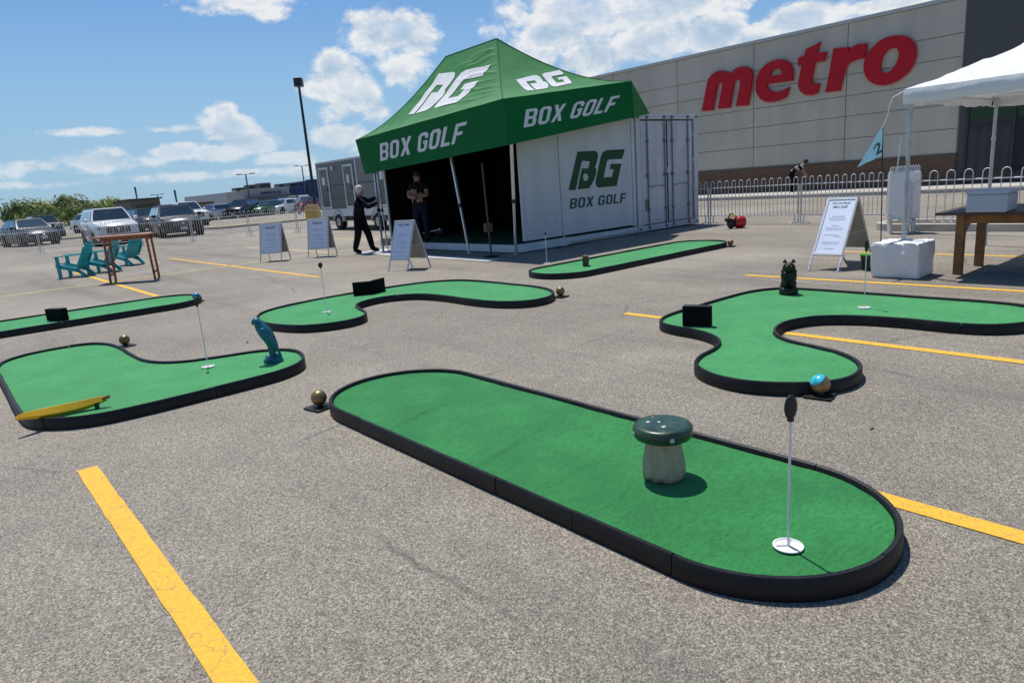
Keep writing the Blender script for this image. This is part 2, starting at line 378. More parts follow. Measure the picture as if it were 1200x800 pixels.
# glyphs of the stencil-like capitals, unit height
def rect(a, b, c, d): return [(a, b), (c, b), (c, d), (a, d)]
GL = {'B': ([(0, 0), (.50, 0), (.62, .11), (.62, .42), (.55, .5), (.62, .58), (.62, .89), (.50, 1), (0, 1)], [rect(.19, .16, .43, .42), rect(.19, .58, .43, .84)], .62),
      'O': ([(.14, 0), (.48, 0), (.62, .14), (.62, .86), (.48, 1), (.14, 1), (0, .86), (0, .14)], [[(.24, .16), (.38, .16), (.43, .21), (.43, .79), (.38, .84), (.24, .84), (.19, .79), (.19, .21)]], .62),
      'X': ([(0, 0), (.21, 0), (.33, .32), (.45, 0), (.66, 0), (.45, .5), (.66, 1), (.45, 1), (.33, .68), (.21, 1), (0, 1), (.21, .5)], [], .66),
      'G': ([(.62, .56), (.33, .56), (.33, .41), (.43, .41), (.43, .21), (.38, .16), (.24, .16), (.19, .21), (.19, .79), (.24, .84), (.38, .84), (.43, .79), (.43, .68), (.62, .68), (.62, .86), (.48, 1), (.14, 1), (0, .86), (0, .14), (.14, 0), (.48, 0), (.62, .14)], [], .62),
      'L': ([(0, 0), (.54, 0), (.54, .17), (.19, .17), (.19, 1), (0, 1)], [], .54),
      'F': ([(0, 0), (.19, 0), (.19, .40), (.50, .40), (.50, .57), (.19, .57), (.19, .83), (.57, .83), (.57, 1), (0, 1)], [], .57)}
def box_golf(mb, fn, shear=.12, thick=.006):          # fn(u,v,w): u,v in 0..1 over the whole line
    adv = []; x = 0
    for ch in 'BOX GOLF':
        if ch == ' ': x += .34; continue
        adv.append((ch, x)); x += GL[ch][2]+.13
    W = x-.13+shear
    for ch, ox in adv:
        o, h, w = GL[ch]; tr = lambda l: [((ox+a+shear*b)/W, b) for a, b in l]
        mb.prism(tr(o), 0, thick, fn, holes=[tr(q) for q in h])
BG_B = [(205, 503), (290, 145), (460, 135), (480, 150), (488, 185), (475, 240), (458, 285), (470, 305), (468, 345), (450, 400), (424, 452), (398, 484), (290, 495), (333, 300), (395, 300), (410, 235), (340, 228), (328, 245), (272, 500)]
BG_HOLE = [(368+26*cos(a*pi/6), 382+36*sin(a*pi/6)) for a in range(12)]
BG_G = [(745, 120), (718, 210), (590, 217), (573, 232), (540, 383), (622, 380), (638, 308), (600, 308), (612, 258), (712, 255), (665, 462), (490, 478), (470, 462), (463, 425), (515, 190), (535, 148), (568, 130)]
def _deper(l):
    out = []
    for (a, b) in l:
        p = on_plane(1, 11.0, 640+a/8, 160+b/8); out.append((p.x, p.z))
    return out
_b, _h, _g = _deper(BG_B), _deper(BG_HOLE), _deper(BG_G)
_x0 = min(p[0] for p in _b+_g); _x1 = max(p[0] for p in _b+_g); _z0 = min(p[1] for p in _b+_g); _z1 = max(p[1] for p in _b+_g)
nrm = lambda l: [((x-_x0)/(_x1-_x0), (z-_z0)/(_z1-_z0)) for x, z in l]
LOGO = (nrm(_b), nrm(_h), nrm(_g))

def text_mesh(s, spacing=1.0, offset=0.0):            # flat triangles of the built-in font, normalised to unit height
    c = bpy.data.curves.new('txt', 'FONT'); c.body = s; c.size = 1; c.offset = offset; c.space_character = spacing; c.fill_mode = 'FRONT'; c.resolution_u = 3
    o = bpy.data.objects.new('txt', c); COL.objects.link(o); dg = bpy.context.evaluated_depsgraph_get(); me = bpy.data.meshes.new_from_object(o.evaluated_get(dg))
    V = [v.co.copy() for v in me.vertices]; Fs = [tuple(p.vertices) for p in me.polygons]
    bpy.data.objects.remove(o); bpy.data.curves.remove(c); bpy.data.meshes.remove(me)
    x0 = min(v.x for v in V); x1 = max(v.x for v in V); y0 = min(v.y for v in V); y1 = max(v.y for v in V)
    return [Vector(((v.x-x0)/(y1-y0), (v.y-y0)/(y1-y0))) for v in V], Fs, (x1-x0)/(y1-y0)

# ================================================================== SETTING
mb = MB(); mb.add([(-900, -900, 0), (1200, -900, 0), (1200, 1200, 0), (-900, 1200, 0)], [(0, 1, 2, 3)])
struct('asphalt_ground', mb, M_ASPH, label='weathered grey asphalt of the parking lot', cat='ground')
def line(name, x0, y0, x1, y1, w, m, label, z=.004):
    a = Vector((x0, y0, 0)); b = Vector((x1, y1, 0)); d = (b-a).normalized(); s = Vector((-d.y, d.x, 0))*w/2; n = max(2, int((b-a).length/.12))
    L = []; R = []
    for i in range(n+1):
        p = a.lerp(b, i/n); e = (noise.noise(Vector((p.x*7, p.y*7, 3)))*.006, noise.noise(Vector((p.x*7, p.y*7, 9)))*.006)
        L.append(p+s*(1+e[0]/w*2)+Vector((0, 0, z))); R.append(p-s*(1+e[1]/w*2)+Vector((0, 0, z)))
    mb = MB(); mb.add(L+R, [(i, i+1, n+2+i, n+1+i) for i in range(n)]); return struct(name, mb, m, label=label, cat='road marking')
line('parking_line', .473, 4.69, .473, -3.5, .108, M_YEL, 'thick cracked yellow bay line in the near left corner')
line('parking_line', 3.01, 1.33, 3.01, -3, .11, M_YEL, 'yellow bay line running out from the near end of the big green')
line('parking_line', 5.66, 4.84, 5.66, -3, .10, M_YEL, 'yellow bay line passing under the S shaped green')
line('parking_line', 8.49, 5.08, 8.49, -3, .10, M_YEL, 'yellow bay line behind the cat statue')
line('parking_line', 11.15, 5.1, 11.15, -3, .10, M_YEL, 'yellow bay line behind the white weight block')
line('parking_line', 5.57, 22.6, 5.57, 12.3, .10, M_YEL, 'yellow bay line between the left green and the poster boards')
line('parking_line', 2.93, 21.8, 2.93, 13.2, .10, M_YEL, 'yellow bay line under the teal chairs')
line('parking_line', 8.25, 23.5, 8.25, 17.4, .10, M_YELF, 'faded yellow bay line behind the poster boards')
line('parking_line', 10.95, 24.5, 10.95, 17.4, .10, M_YELF, 'faded yellow bay line in front of the grey trailer')
line('parking_line', .25, 21.8, .25, 13.5, .10, M_YEL, 'yellow bay line at the far left edge')
line('parking_line', -2.5, 17.15, 10.5, 17.42, .09, M_YELF, 'faded thin cross line of the bays')
line('parking_line', 0, 27.2, 16, 26.6, .09, M_YELF, 'faded cross line before the barriers')
line('parking_line', 7.1, 41, 7.1, 33.5, .10, M_WHL, 'pale bay line behind the barriers between the cars')
line('parking_line', 12.0, 41, 12.0, 33, .10, M_WHL, 'pale bay line behind the barriers right of the dark car')
line('parking_line', 14.8, 41, 14.8, 33, .10, M_WHL, 'pale bay line left of the yellow bin')
line('parking_line', 17.6, 42, 17.6, 34, .10, M_WHL, 'pale bay line behind the trailer')
# pavement along the supermarket
mb = MB(); mb.bx((27.0, -60, -.2), (30.2, 60, .15)); struct('pavement', mb, M_CONC, label='pale concrete pavement along the supermarket', cat='pavement', bevel=.02)
mb = MB(); mb.bx((26.82, -60, -.2), (26.996, 60, .13)); struct('kerb', mb, M_CONC, label='concrete kerb of the supermarket pavement', cat='kerb', bevel=.02)
# traffic islands
M_SOIL = mat('island_soil', (.115, .085, .055), .95, 0, .35, 2.5, .6, 20, dirt=(.20, .17, .10, .6))
M_DRY = mat('dry_grass_soil', (.33, .28, .15), .95, 0, .3, 1.0, .6, 12, dirt=(.42, .38, .26, .6))
def island(x0, y0, x1, y1, top, label, r=.9):
    o = round_rect(x0, y0, x1, y1, r); i = round_rect(x0+.16, y0+.16, x1-.16, y1-.16, r-.16)
    mb = MB(); mb.prism(o, -.1, .13, holes=[i]); struct('kerb', mb, M_CONC, label='concrete kerb ring of the '+label, cat='kerb')
    mb = MB(); mb.prism(i, -.1, .115); struct('planting_bed', mb, top, label='bare surface of the '+label, cat='ground')
island(14.35, -14, 15.5, 5.9, M_SOIL, 'soil island behind the white tent', .55)
island(13.5, 43.5, 26, 47.5, M_DRY, 'dry grass island before the far cars', 1.6)
island(-6, 52, 10, 56, M_DRY, 'dry grass island far left', 1.6)
mb = MB(); mb.bx((-160, 118, -.1), (62, 150, .12)); struct('grass_verge', mb, mat('verge_grass', (.07, .10, .03), .95, 0, .4, .4), label='green verge under the far trees', cat='grass')

# ================================================================== SUPERMARKET
th = thing('supermarket', 'long beige supermarket with big red metro sign and brown brick base', 'building', (30, 9.2, 0))
ZS = [1.27, 2.18, 3.07, 3.88, 4.70, 5.50, 6.66]; YS = [9.22]+[9.22+4.16*(i+1) for i in range(7)]
mb = MB(); mb.bx((30.06, 9.2, 0), (75, 38.34, 6.6)); part(th, 'wall_core', mb, mat('seam_joint', (.37, .345, .29), .9), world=True)
pm = {}
for j in range(7):
    for i in range(6):
        h = ZS[i+1]-ZS[i]; key = round(h, 2)
        if key not in pm:
            q = MB(); q.bx((-.02, .014, .010), (.05, 4.16-.014, h-.010)); pm[key] = q.mesh('wall_panel', M_PWALL, bevel=.008, seg=1)
        o = link('wall_panel', pm[key], th); o.location = (0, YS[j]-9.2, ZS[i])
def brick_mat():
    m = bpy.data.materials.new('brown_brick'); m.use_nodes = True; t = m.node_tree; q = NG(t); b = t.nodes['Principled BSDF']
    P = q.n('ShaderNodeTexCoord').outputs['Object']; s_ = q.n('ShaderNodeSeparateXYZ', {0: P}).outputs; v = q.n('ShaderNodeCombineXYZ', {0: s_[1], 1: s_[2], 2: 0.0}).outputs[0]
    br = q.n('ShaderNodeTexBrick', {'Vector': v, 'Color1': (.185, .095, .050, 1), 'Color2': (.125, .068, .040, 1), 'Mortar': (.16, .13, .10, 1), 'Scale': 1.0, 'Mortar Size': .008, 'Brick Width': .22, 'Row Height': .075})
    t.links.new(br.outputs[0], b.inputs['Base Color']); b.inputs['Roughness'].default_value = .9
    bn = q.n('ShaderNodeBump', {'Height': br.outputs['Fac'], 'Strength': .5, 'Distance': .01, }); bn.invert = True; t.links.new(bn.outputs[0], b.inputs['Normal']); return m
mb = MB(); mb.bx((29.93, 9.22, .15), (30.05, 38.34, 1.22)); part(th, 'brick_base', mb, brick_mat(), world=True)
mb = MB(); mb.bx((29.90, 9.2, 1.222), (30.05, 38.34, 1.268)); part(th, 'ledge', mb, mat('dark_sill', (.13, .11, .09), .8), world=True, bevel=.008)
mb = MB(); mb.bx((29.90, 9.2, 6.662), (30.3, 38.34, 6.80)); part(th, 'roof_flashing', mb, M_FLASH, world=True, bevel=.015)
mb = MB(); mb.bx((30.0, -20, .15), (74, 9.18, 7.0)); part(th, 'entrance_block', mb, mat('dark_grey_cladding', (.075, .075, .072), .6, 0, .1, .7), world=True, bevel=.03)
ent = kids(th)[-1]
mb = MB()
for k in range(5): mb.bx((29.93, 8.9-3.2*k-2.9, .25), (29.99, 8.9-3.2*k, 3.1))
gl = part(th, 'entrance_glazing', mb, mat('dark_shop_glass', (.02, .025, .03), .06, spec=.8), world=True)
for k in range(5):
    y1 = 8.9-3.2*k; y0 = y1-2.9; mb = MB()
    for yy in (y0, (y0+y1)/2, y1): mb.bx((29.86, yy-.04, .2), (29.925, yy+.04, 3.14))
    mb.bx((29.865, y0-.04, 3.10), (29.922, y1+.04, 3.18)); part(gl, 'mullion', mb, mat('dark_frame', (.03, .03, .03), .4), world=True, root=th)
XW = 29.98
def wallpts(ox, oy, s, l):
    out = []
    for a, b in l:
        p = on_plane(0, XW-.13, ox+a/s, oy+b/s); out.append((-p.y, p.z))
    return out
Z2 = lambda l: wallpts(810, 50, 8, l); Z1 = lambda l: wallpts(950, 20, 7.2714, l); Z7 = lambda l: wallpts(800, 20, 6, l)
LET = [
  (Z2([(100, 640), (152, 375), (165, 340), (190, 305), (225, 280), (265, 268), (305, 268), (338, 280), (358, 302), (378, 280), (410, 250), (450, 233), (495, 228), (535, 238), (562, 260), (576, 292), (574, 330), (530, 587), (420, 595), (460, 385), (458, 358), (440, 342), (418, 345), (404, 362), (396, 390), (360, 608), (252, 618), (292, 410), (290, 385), (272, 370), (250, 380), (240, 402), (200, 632)]), []),
  (Z2([(948, 355), (705, 388), (712, 425), (735, 452), (775, 468), (820, 462), (870, 445), (918, 420), (888, 510), (830, 537), (760, 553), (695, 552), (645, 525), (615, 480), (604, 425), (606, 360), (625, 300), (660, 245), (710, 200), (765, 172), (830, 160), (885, 170), (925, 200), (947, 245), (953, 295)]),
      [Z2([(735, 318), (850, 298), (850, 272), (835, 250), (808, 240), (775, 252), (750, 280)])]),
  (Z7([(965, 178), (942, 252), (1008, 248), (995, 308), (928, 318), (905, 430), (905, 455), (918, 470), (958, 472), (945, 535), (905, 548), (860, 545), (825, 520), (812, 485), (815, 450), (840, 335), (812, 340), (812, 290), (855, 275), (865, 230)]), []),
  (Z1([(195, 272), (322, 260), (318, 300), (350, 262), (400, 235), (476, 228), (460, 345), (385, 362), (330, 385), (298, 425), (280, 480), (245, 625), (125, 640), (150, 530)]), []),
  (Z1([(770, 163), (830, 178), (870, 215), (893, 265), (893, 330), (872, 400), (835, 460), (780, 510), (720, 550), (650, 575), (580, 578), (515, 555), (470, 505), (452, 440), (460, 370), (490, 310), (540, 250), (600, 200), (680, 168)]),
      [Z1([(705, 265), (738, 272), (752, 310), (745, 360), (720, 415), (685, 455), (645, 478), (610, 470), (595, 440), (600, 385), (618, 330), (655, 285)])])]
M_HALO = mat('sign_edge_trim', (.50, .17, .15), .4)
def dense(l, k=3): return smooth_loop(l, k) if len(l) > 12 else l
sg = thing('store_sign', 'big red lowercase metro letters on the beige wall', 'sign', (30, 20, 4)); 
bpy.data.objects.remove(sg)
for li, (o, hs) in enumerate(LET):
    cu = li in (4,)
    o2 = smooth_loop(o, 3) if cu else o; hs2 = [smooth_loop(h, 3) for h in hs] if cu else hs
    cx = sum(p[0] for p in o2)/len(o2); cz = sum(p[1] for p in o2)/len(o2)
    mb = MB(); mb.prism(o2, 0, .10, lambda u, v, w: Vector((XW-.16+w, -u, v)), holes=hs2); L = part(th, 'letter', mb, M_RED, world=True)
    ex = []
    for ip in range(len(o2)):             # thin brighter return edge behind the face
        a = Vector(o2[ip-1]); b_ = Vector(o2[ip]); c_ = Vector(o2[(ip+1) % len(o2)])
        d1 = (b_-a).normalized(); d2 = (c_-b_).normalized(); nn = Vector(((d1+d2).y, -(d1+d2).x)).normalized(); ex.append(nn)
    ar = sum(o2[i-1][0]*o2[i][1]-o2[i][0]*o2[i-1][1] for i in range(len(o2)))
    sgn = 1 if ar > 0 else -1
    oe = [(p[0]+n_.x*.045*sgn, p[1]+n_.y*.045*sgn) for p, n_ in zip(o2, ex)]
    mb = MB(); mb.prism(oe, 0, .055, lambda u, v, w: Vector((XW-.055+w-.003, -u, v)), holes=hs2); part(L, 'letter_edge', mb, M_HALO, world=True, root=th)

# ================================================================== CONTAINER
th = thing('shipping_container', 'white shipping container with its side folded open under the green tent', 'container', (13.5, 11, 0))
Y0, Y1, X0, X1, ZT = 10.98, 17.04, 13.49, 16.03, 2.84
W = lambda n, mb, m, **k: part(th, n, mb, m, world=True, **k)
for (x, y) in ((X0, Y0), (X1-.16, Y0), (X0, Y1-.16), (X1-.16, Y1-.16)):
    mb = MB(); mb.bx((x, y, .16), (x+.16, y+.16, ZT-.14)); cp = W('corner_post', mb, M_CONT, bevel=.012)
    for z in (0.02, ZT-.138):
        mb = MB(); mb.bx((x-.006, y-.006, z), (x+.166, y+.166, z+.137)); c = part(cp, 'corner_casting', mb, M_CONT, world=True, bevel=.01, root=th)
        mb = MB(); mb.bx((x+.045, y-.009, z+.035), (x+.115, y+.01, z+.10)); mb.bx((x-.009, y+.045, z+.035), (x+.01, y+.115, z+.10)); part(cp, 'casting_hole', mb, M_BLK, world=True, bevel=.015, root=th)
mb = MB(); mb.bx((X0+.165, Y0+.02, .03), (X1-.165, Y0+.14, .17)); W('door_sill', mb, M_CONT, bevel=.01)
mb = MB(); mb.bx((X0+.165, Y0+.02, ZT-.12), (X1-.165, Y0+.14, ZT-.01)); W('door_header', mb, M_CONT, bevel=.01)
mb = MB(); mb.bx((X0+.17, Y0+.05, ZT-.152), (X1-.17, Y0+.10, ZT-.121)); W('header_gap', mb, M_BLK)
mb = MB(); mb.bx((X0+.1, Y0+.12, ZT-.02), (X1-.02, Y1-.02, ZT-.005)); W('roof_panel', mb, M_CONT)
mb = MB()
for zz in (.04, ZT-.14): mb.bx((X1-.13, Y0+.165, zz), (X1-.01, Y1-.165, zz+.13))
W('side_rail', mb, M_CONT, bevel=.01)
mb = MB(); mb.bx((X0+.01, Y0+.165, ZT-.14), (X0+.11, Y1-.165, ZT-.01)); W('top_rail', mb, M_CONT, bevel=.01)
mb = MB(); n = 44                       # corrugated far side
pts = []
for i in range(n+1):
    y = Y0+.165+(Y1-Y0-.33)*i/n; pts.append((X1-.03-(.035 if i % 4 in (1, 2) else 0), y))
mb.add([(x, y, .17) for x, y in pts]+[(x, y, ZT-.14) for x, y in pts], [(i, i+1, n+2+i, n+1+i) for i in range(n)]); W('corrugated_wall', mb, M_CONT)
mb = MB(); mb.bx((X0+.165, Y1-.06, .17), (X1-.165, Y1-.02, ZT-.14)); W('end_wall', mb, M_CONT)
mb = MB(); mb.bx((X0+.02, Y0+.17, .05), (X1-.14, Y1-.17, .19)); W('floor_slab', mb, mat('dark_green_mat', (.006, .03, .012), .9))
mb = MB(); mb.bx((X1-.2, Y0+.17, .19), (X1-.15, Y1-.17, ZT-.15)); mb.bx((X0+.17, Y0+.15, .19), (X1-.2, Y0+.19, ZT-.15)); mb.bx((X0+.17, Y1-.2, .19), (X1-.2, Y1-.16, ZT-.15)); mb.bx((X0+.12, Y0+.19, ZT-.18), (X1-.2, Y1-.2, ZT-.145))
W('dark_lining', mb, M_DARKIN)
mb = MB(); mb.bx((X1-.24, 12.0, .6), (X1-.21, 15.4, 2.5)); W('projection_screen', mb, mat('dim_screen', (.010, .020, .012), .8))
# the two end doors
dm = (X0+X1)/2
for k, (a, b) in enumerate(((X0+.17, dm-.008), (dm+.008, X1-.17))):
    yf = Y0+.055; mb = MB(); mb.bx((a, yf, .19), (b, yf+.05, ZT-.15)); d = W('door', mb, M_CONT, bevel=.006)
    mb = MB(); zs = [.24, .80, 1.38, 1.96, ZT-.21]
    for i in range(4): mb.bx((a+.06, yf-.014, zs[i]+.035), (b-.06, yf+.01, zs[i+1]-.035))
    part(d, 'door_panel', mb, M_CONT, world=True, bevel=.012, root=th)
    mb = MB(); mb.bx((a-.001, yf-.006, .20), (a+.016, yf+.06, ZT-.16)); mb.bx((b-.016, yf-.006, .20), (b+.001, yf+.06, ZT-.16)); part(d, 'door_gasket', mb, M_BLK, world=True, root=th)
    for rx in ((a+.27 if k == 0 else a+.16), b-.26 if k else b-.13):
        mb = MB(); mb.cyl((rx, yf-.045, .09), (rx, yf-.045, ZT-.04), .017, n=10); rod = part(d, 'locking_rod', mb, mat('worn_dark_steel', (.20, .20, .21), .5, .5, .2, 9), smooth=40, world=True, root=th)
        mb = MB()
        for z in (.10, .55, 1.38, 2.2, ZT-.06): mb.bx((rx-.035, yf-.07, z-.03), (rx+.035, yf-.012, z+.03))
        part(d, 'rod_bracket', mb, mat('worn_dark_steel', (.20, .20, .21), .5, .5, .2, 9), world=True, bevel=.005, root=th)
        mb = MB(); s = -1 if (rx-a) > (b-a)/2 else 1; mb.tube([(rx, yf-.06, 1.12), (rx+.10*s, yf-.075, 1.10), (rx+.30*s, yf-.07, 1.13)], .011, 6); part(d, 'door_handle', mb, mat('worn_dark_steel', (.20, .20, .21), .5, .5, .2, 9), smooth=40, world=True, root=th)
    for z in (.45, 1.05, 1.7, 2.35):
        hx = a-.03 if k == 0 else b+.03; mb = MB(); mb.bx((hx-.045, yf-.03, z-.05), (hx+.045, yf+.02, z+.05)); part(d, 'hinge', mb, M_CONT, world=True, bevel=.008, root=th)
mb = MB(); mb.bx((X0+.32, Y0+.025, .52), (X0+.45, Y0+.04, .80)); W('data_plate', mb, mat('data_plate_grey', (.20, .19, .17), .6))
mb = MB(); mb.bx((dm-.04, Y0+.0, 1.42), (dm+.05, Y0+.045, 1.56)); W('lock_box', mb, M_CONT, bevel=.01)
# folded-out wing by the camera: two white leaves with the logo
for (a, b) in ((9.70, 10.845), (10.865, 13.30)):
    mb = MB(); mb.bx((a, 10.99, .235), (b, 11.05, 2.74)); lf = W('folding_panel', mb, M_PANW, bevel=.008)
    mb = MB(); mb.bx((a+.01, 11.053, .25), (b-.01, 11.075, 2.72)); part(lf, 'panel_lining', mb, M_DARKIN, world=True, root=th)
    if a > 10:
        mb = MB(); fn = lambda u, v, w: Vector((11.105+u*1.965, 10.984-w, 1.205+v*.835))
        mb.prism(LOGO[0], 0, .003, fn, holes=[LOGO[1]]); mb.prism(LOGO[2], 0, .003, fn); part(lf, 'painted_logo', mb, M_DKGR, world=True, root=th)
        mb = MB(); box_golf(mb, lambda u, v, w: Vector((11.10+u*1.97, 10.986-w, .80+v*.225)), .14, .002); part(lf, 'painted_lettering', mb, mat('lettering_dark_green', (.02, .085, .06), .55), world=True, root=th)
        mb = MB()
        for z in (.5, 1.05, 2.35): mb.bx((10.83, 10.975, z-.06), (10.885, 10.99, z+.06))
        part(lf, 'hinge', mb, M_GALV, world=True, root=th)
mb = MB(); mb.bx((13.32, 10.99, .2), (13.44, 11.09, 2.75)); W('hinge_post', mb, M_CONT, bevel=.01)
mb = MB(); mb.cyl((10.855, 10.97, .0), (10.855, 10.97, .3), .02, n=8); mb.cyl((10.855, 10.97, 0), (10.855, 10.97, .02), .05, n=10); W('support_foot', mb, M_GALV, smooth=40)
# folded-out wing at the far side
mb = MB(); mb.bx((9.60, 16.30, .22), (13.35, 16.36, 2.66)); lf = W('folding_panel', mb, M_PANW, bevel=.008)
mb = MB(); mb.bx((9.64, 16.275, .23), (13.34, 16.298, 2.6)); part(lf, 'panel_lining', mb, M_DARKIN, world=True, root=th)
mb = MB(); mb.bx((9.62, 16.215, .004), (13.46, 16.27, .229)); part(lf, 'added_dark_strip', mb, M_DARKIN, world=True, root=th)  # dark strip added under the wing, hides the sunlit ground behind
# fold-down deck
mb = MB(); mb.bx((9.50, 11.03, .015), (13.47, 16.2, .175)); dk = W('deck', mb, M_WHT, bevel=.006)
mb = MB(); mb.bx((9.53, 11.10, .178), (13.46, 16.18, .196)); part(dk, 'deck_turf', mb, mat('shaded_turf', (.004, .05, .016), .9, 0, .3, 9, .4, 60), world=True, root=th)  # turf colour darkened for the shade under the canopy
mb = MB(); mb.bx((9.51, 10.93, .02), (11.03, 11.022, .19)); part(dk, 'deck_step', mb, M_WHT, world=True, bevel=.006, root=th)
mb = MB(); mb.bx((11.04, 10.95, .075), (13.42, 11.022, .175)); part(dk, 'edge_beam', mb, M_WHT, world=True, bevel=.006, root=th)
mb = MB(); mb.bx((9.8, 12.98, 2.60), (13.66, 16.29, 2.62)); mb.bx((9.75, 11.1, 2.66), (13.66, 13.2, 2.68)); mb.bx((9.8, 16.15, 2.6205), (13.66, 16.299, 2.68)); W('overhead_net_sunblock', mb, M_DARKIN)  # dark net sheets, extended and overlapped to keep sun off the deck
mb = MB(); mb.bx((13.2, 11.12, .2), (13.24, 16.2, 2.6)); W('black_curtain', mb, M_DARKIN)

# ground sheet in front of the deck
mb = MB(); mb.prism([(8.30, 10.52), (8.62, 10.55), (8.64, 14.3), (8.95, 14.7), (9.3, 16.1), (8.3, 16.0)], .004, .014); o = link('ground_sheet', mb.mesh('ground_sheet', mat('white_plastic_sheet', (.50, .50, .49), .6, 0, .12, 2, .3, 9))); tag(o, 'thin white plastic sheet laid on the asphalt before the deck', 'mat')

# ================================================================== GREEN TENT
N_, R_, L_ = Vector((8.72, 10.22, 3.0)), Vector((12.75, 10.45, 3.475)), Vector((8.96, 16.45, 2.82)); F_ = R_+L_-N_
P1, P2 = Vector((10.452, 12.3, 4.569)), Vector((10.499, 14.3, 4.552))
th = thing('canopy_tent', 'large green BOX GOLF canopy tent leaning on the white container', 'tent', (9.5, 11.1, 0))
W = lambda n, mb, m, **k: part(th, n, mb, m, world=True, **k)
def roof(E0, E1, K0, K1, u, t, wr=1.0):
    p = E0.lerp(E1, u).lerp(K0.lerp(K1, u), t); s = .27*4*t*(1-t)*(1-.25*t)
    q = p*1.0; w = .010*noise.noise(Vector((q.x*1.1, q.y*1.6, q.z*5)))
    tw = 4*t*(1-t)*min(1, 8*u)*min(1, 8*(1-u))
    if wr > 1:                              # pulled folds running towards the near peak
        fo = 0.0
        for c, m, hh, u0 in ((.84, .16, .016, .30), (.79, .07, .020, .45), (.72, -.02, .016, .55), (.66, -.10, .020, .50), (.57, -.16, .013, .62), (.49, -.20, .017, .55), (.40, -.20, .011, .62), (.31, -.14, .012, .5), (.88, .10, .012, .5)):
            dd = (t-(c+m*(u-.6)+.012*sin(u*17+c*30)))/.013; fo += hh*math.exp(-dd*dd)*max(0, min(1, (u-u0)*5))*min(1, (1-u)*9)
        w += fo*.75/max(tw, .25)
    return p+Vector((0, 0, -s+w*tw*2.2))
faces = {'near': (N_, R_, P1, P1), 'side': (L_, N_, P2, P1), 'back': (F_, L_, P2, P2), 'far': (R_, F_, P1, P2)}
for nm, fc in faces.items():
    mb = MB(); mb.grid(lambda u, t: roof(*fc, u, t, 2.0 if nm == 'side' else 1.0), 70 if nm == 'side' else 44, 110 if nm == 'side' else 36); W('canopy_panel', mb, M_CLOTH, smooth=180, dbl=.0005)
for A_, B_, fc, u_ in ((N_, P1, faces['side'], 1), (L_, P2, faces['side'], 0), (R_, P1, faces['near'], 1), (F_, P2, faces['far'], 1)):
    mb = MB(); mb.tube([roof(*fc, u_, t/24)+Vector((0, 0, .004)) for t in range(25)], .011, 6); W('seam', mb, M_CLOTHD, smooth=60)
mb = MB(); mb.tube([P1, P2], .012, 6); W('seam', mb, M_CLOTHD)
for A_, B_ in ((L_, N_), (N_, R_)):
    mb = MB(); mb.tube([A_.lerp(B_, k/20)+Vector((0, 0, .002*sin(k*1.3))) for k in range(21)], .010, 6); W('eave_seam', mb, M_CLOTHD, smooth=60)
# printed logos on the cloth, cut into small cells so that they follow it
def cloth_print(polys, fmap, cell=.05):
    bm = bmesh.new()
    for outer, holes in polys:
        mbq = MB(); loops = [outer]+holes; flat = [p for l in loops for p in l]
        tr = geometry.tessellate_polygon([[Vector((p[0], p[1], 0)) for p in l] for l in loops])
        vs = [bm.verts.new((p[0], p[1], 0)) for p in flat]
        for t_ in tr:
            try: bm.faces.new([vs[i] for i in t_])
            except ValueError: pass
    for ax in (0, 1):
        for k in range(1, int(1/cell)):
            no = (1, 0, 0) if ax == 0 else (0, 1, 0)
            bmesh.ops.bisect_plane(bm, geom=bm.verts[:]+bm.edges[:]+bm.faces[:], plane_co=(k*cell, k*cell, 0), plane_no=no)
    V = [fmap(v.co.x, v.co.y) for v in bm.verts]; bm.verts.index_update(); F = [tuple(v.index for v in f.verts) for f in bm.faces]; bm.free()
    mb = MB(); mb.add(V, F); return mb
def face_normal(fc): return ((fc[1]-fc[0]).cross(((fc[2]+fc[3])/2)-fc[0])).normalized()
def logo_map(fc, bl, tl, br, tr, wr):
    n = face_normal(fc); bl, tl, br, tr = [Vector(a) for a in (bl, tl, br, tr)]
    def f(a, b):
        xl = .18*b; xr = .85+.15*b; c = bl.lerp(br, (a-xl)/(xr-xl)).lerp(tl.lerp(tr, (a-xl)/(xr-xl)), b); return roof(*fc, c.x, c.y, wr)+n*.012
    return f
lg = [(LOGO[0], []), (LOGO[2], [])]
mb = cloth_print(lg, logo_map(faces['side'], (.231, .345), (.153, .830), (.690, .300), (.915, .715), 2.0), .04); W('printed_logo', mb, M_PRINT)
mb = cloth_print(lg, logo_map(faces['near'], (.218, .180), (.200, .455), (.690, .235), (.955, .525), 1.0), .04); W('printed_logo', mb, M_PRINT)
# valance
Nb, Rb, Lb = Vector((8.76, 10.22, 2.17)), Vector((12.86, 10.5, 2.71)), Vector((8.96, 16.15, 1.95))
Fb = F_+Vector((.02, 0, -.7)); 
def val(A, B, Ab, Bb, u, v, n): 
    p = A.lerp(B, u).lerp(Ab.lerp(Bb, u), v); return p+n*(.022*v*sin(u*9)+.012*noise.noise(Vector((u*6, v*2, 1)))*min(1, 4*v))
vq = {'side': (L_, N_, Lb, Nb, Vector((-1, 0, 0))), 'near': (N_, R_, Nb, Rb, Vector((0, -1, 0))), 'back': (F_, L_, Fb, Lb, Vector((0, 1, 0)))}
for nm, q in vq.items():
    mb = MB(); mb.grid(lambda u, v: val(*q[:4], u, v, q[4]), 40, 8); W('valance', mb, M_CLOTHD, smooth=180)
mb = MB(); e = on_plane(1, 10.7, 761.5, 133.5); mb.add([R_, e, Rb, e+Vector((.1, 2.5, .1)), F_], [(0, 2, 1), (0, 1, 3, 4)]); W('valance', mb, M_CLOTH)
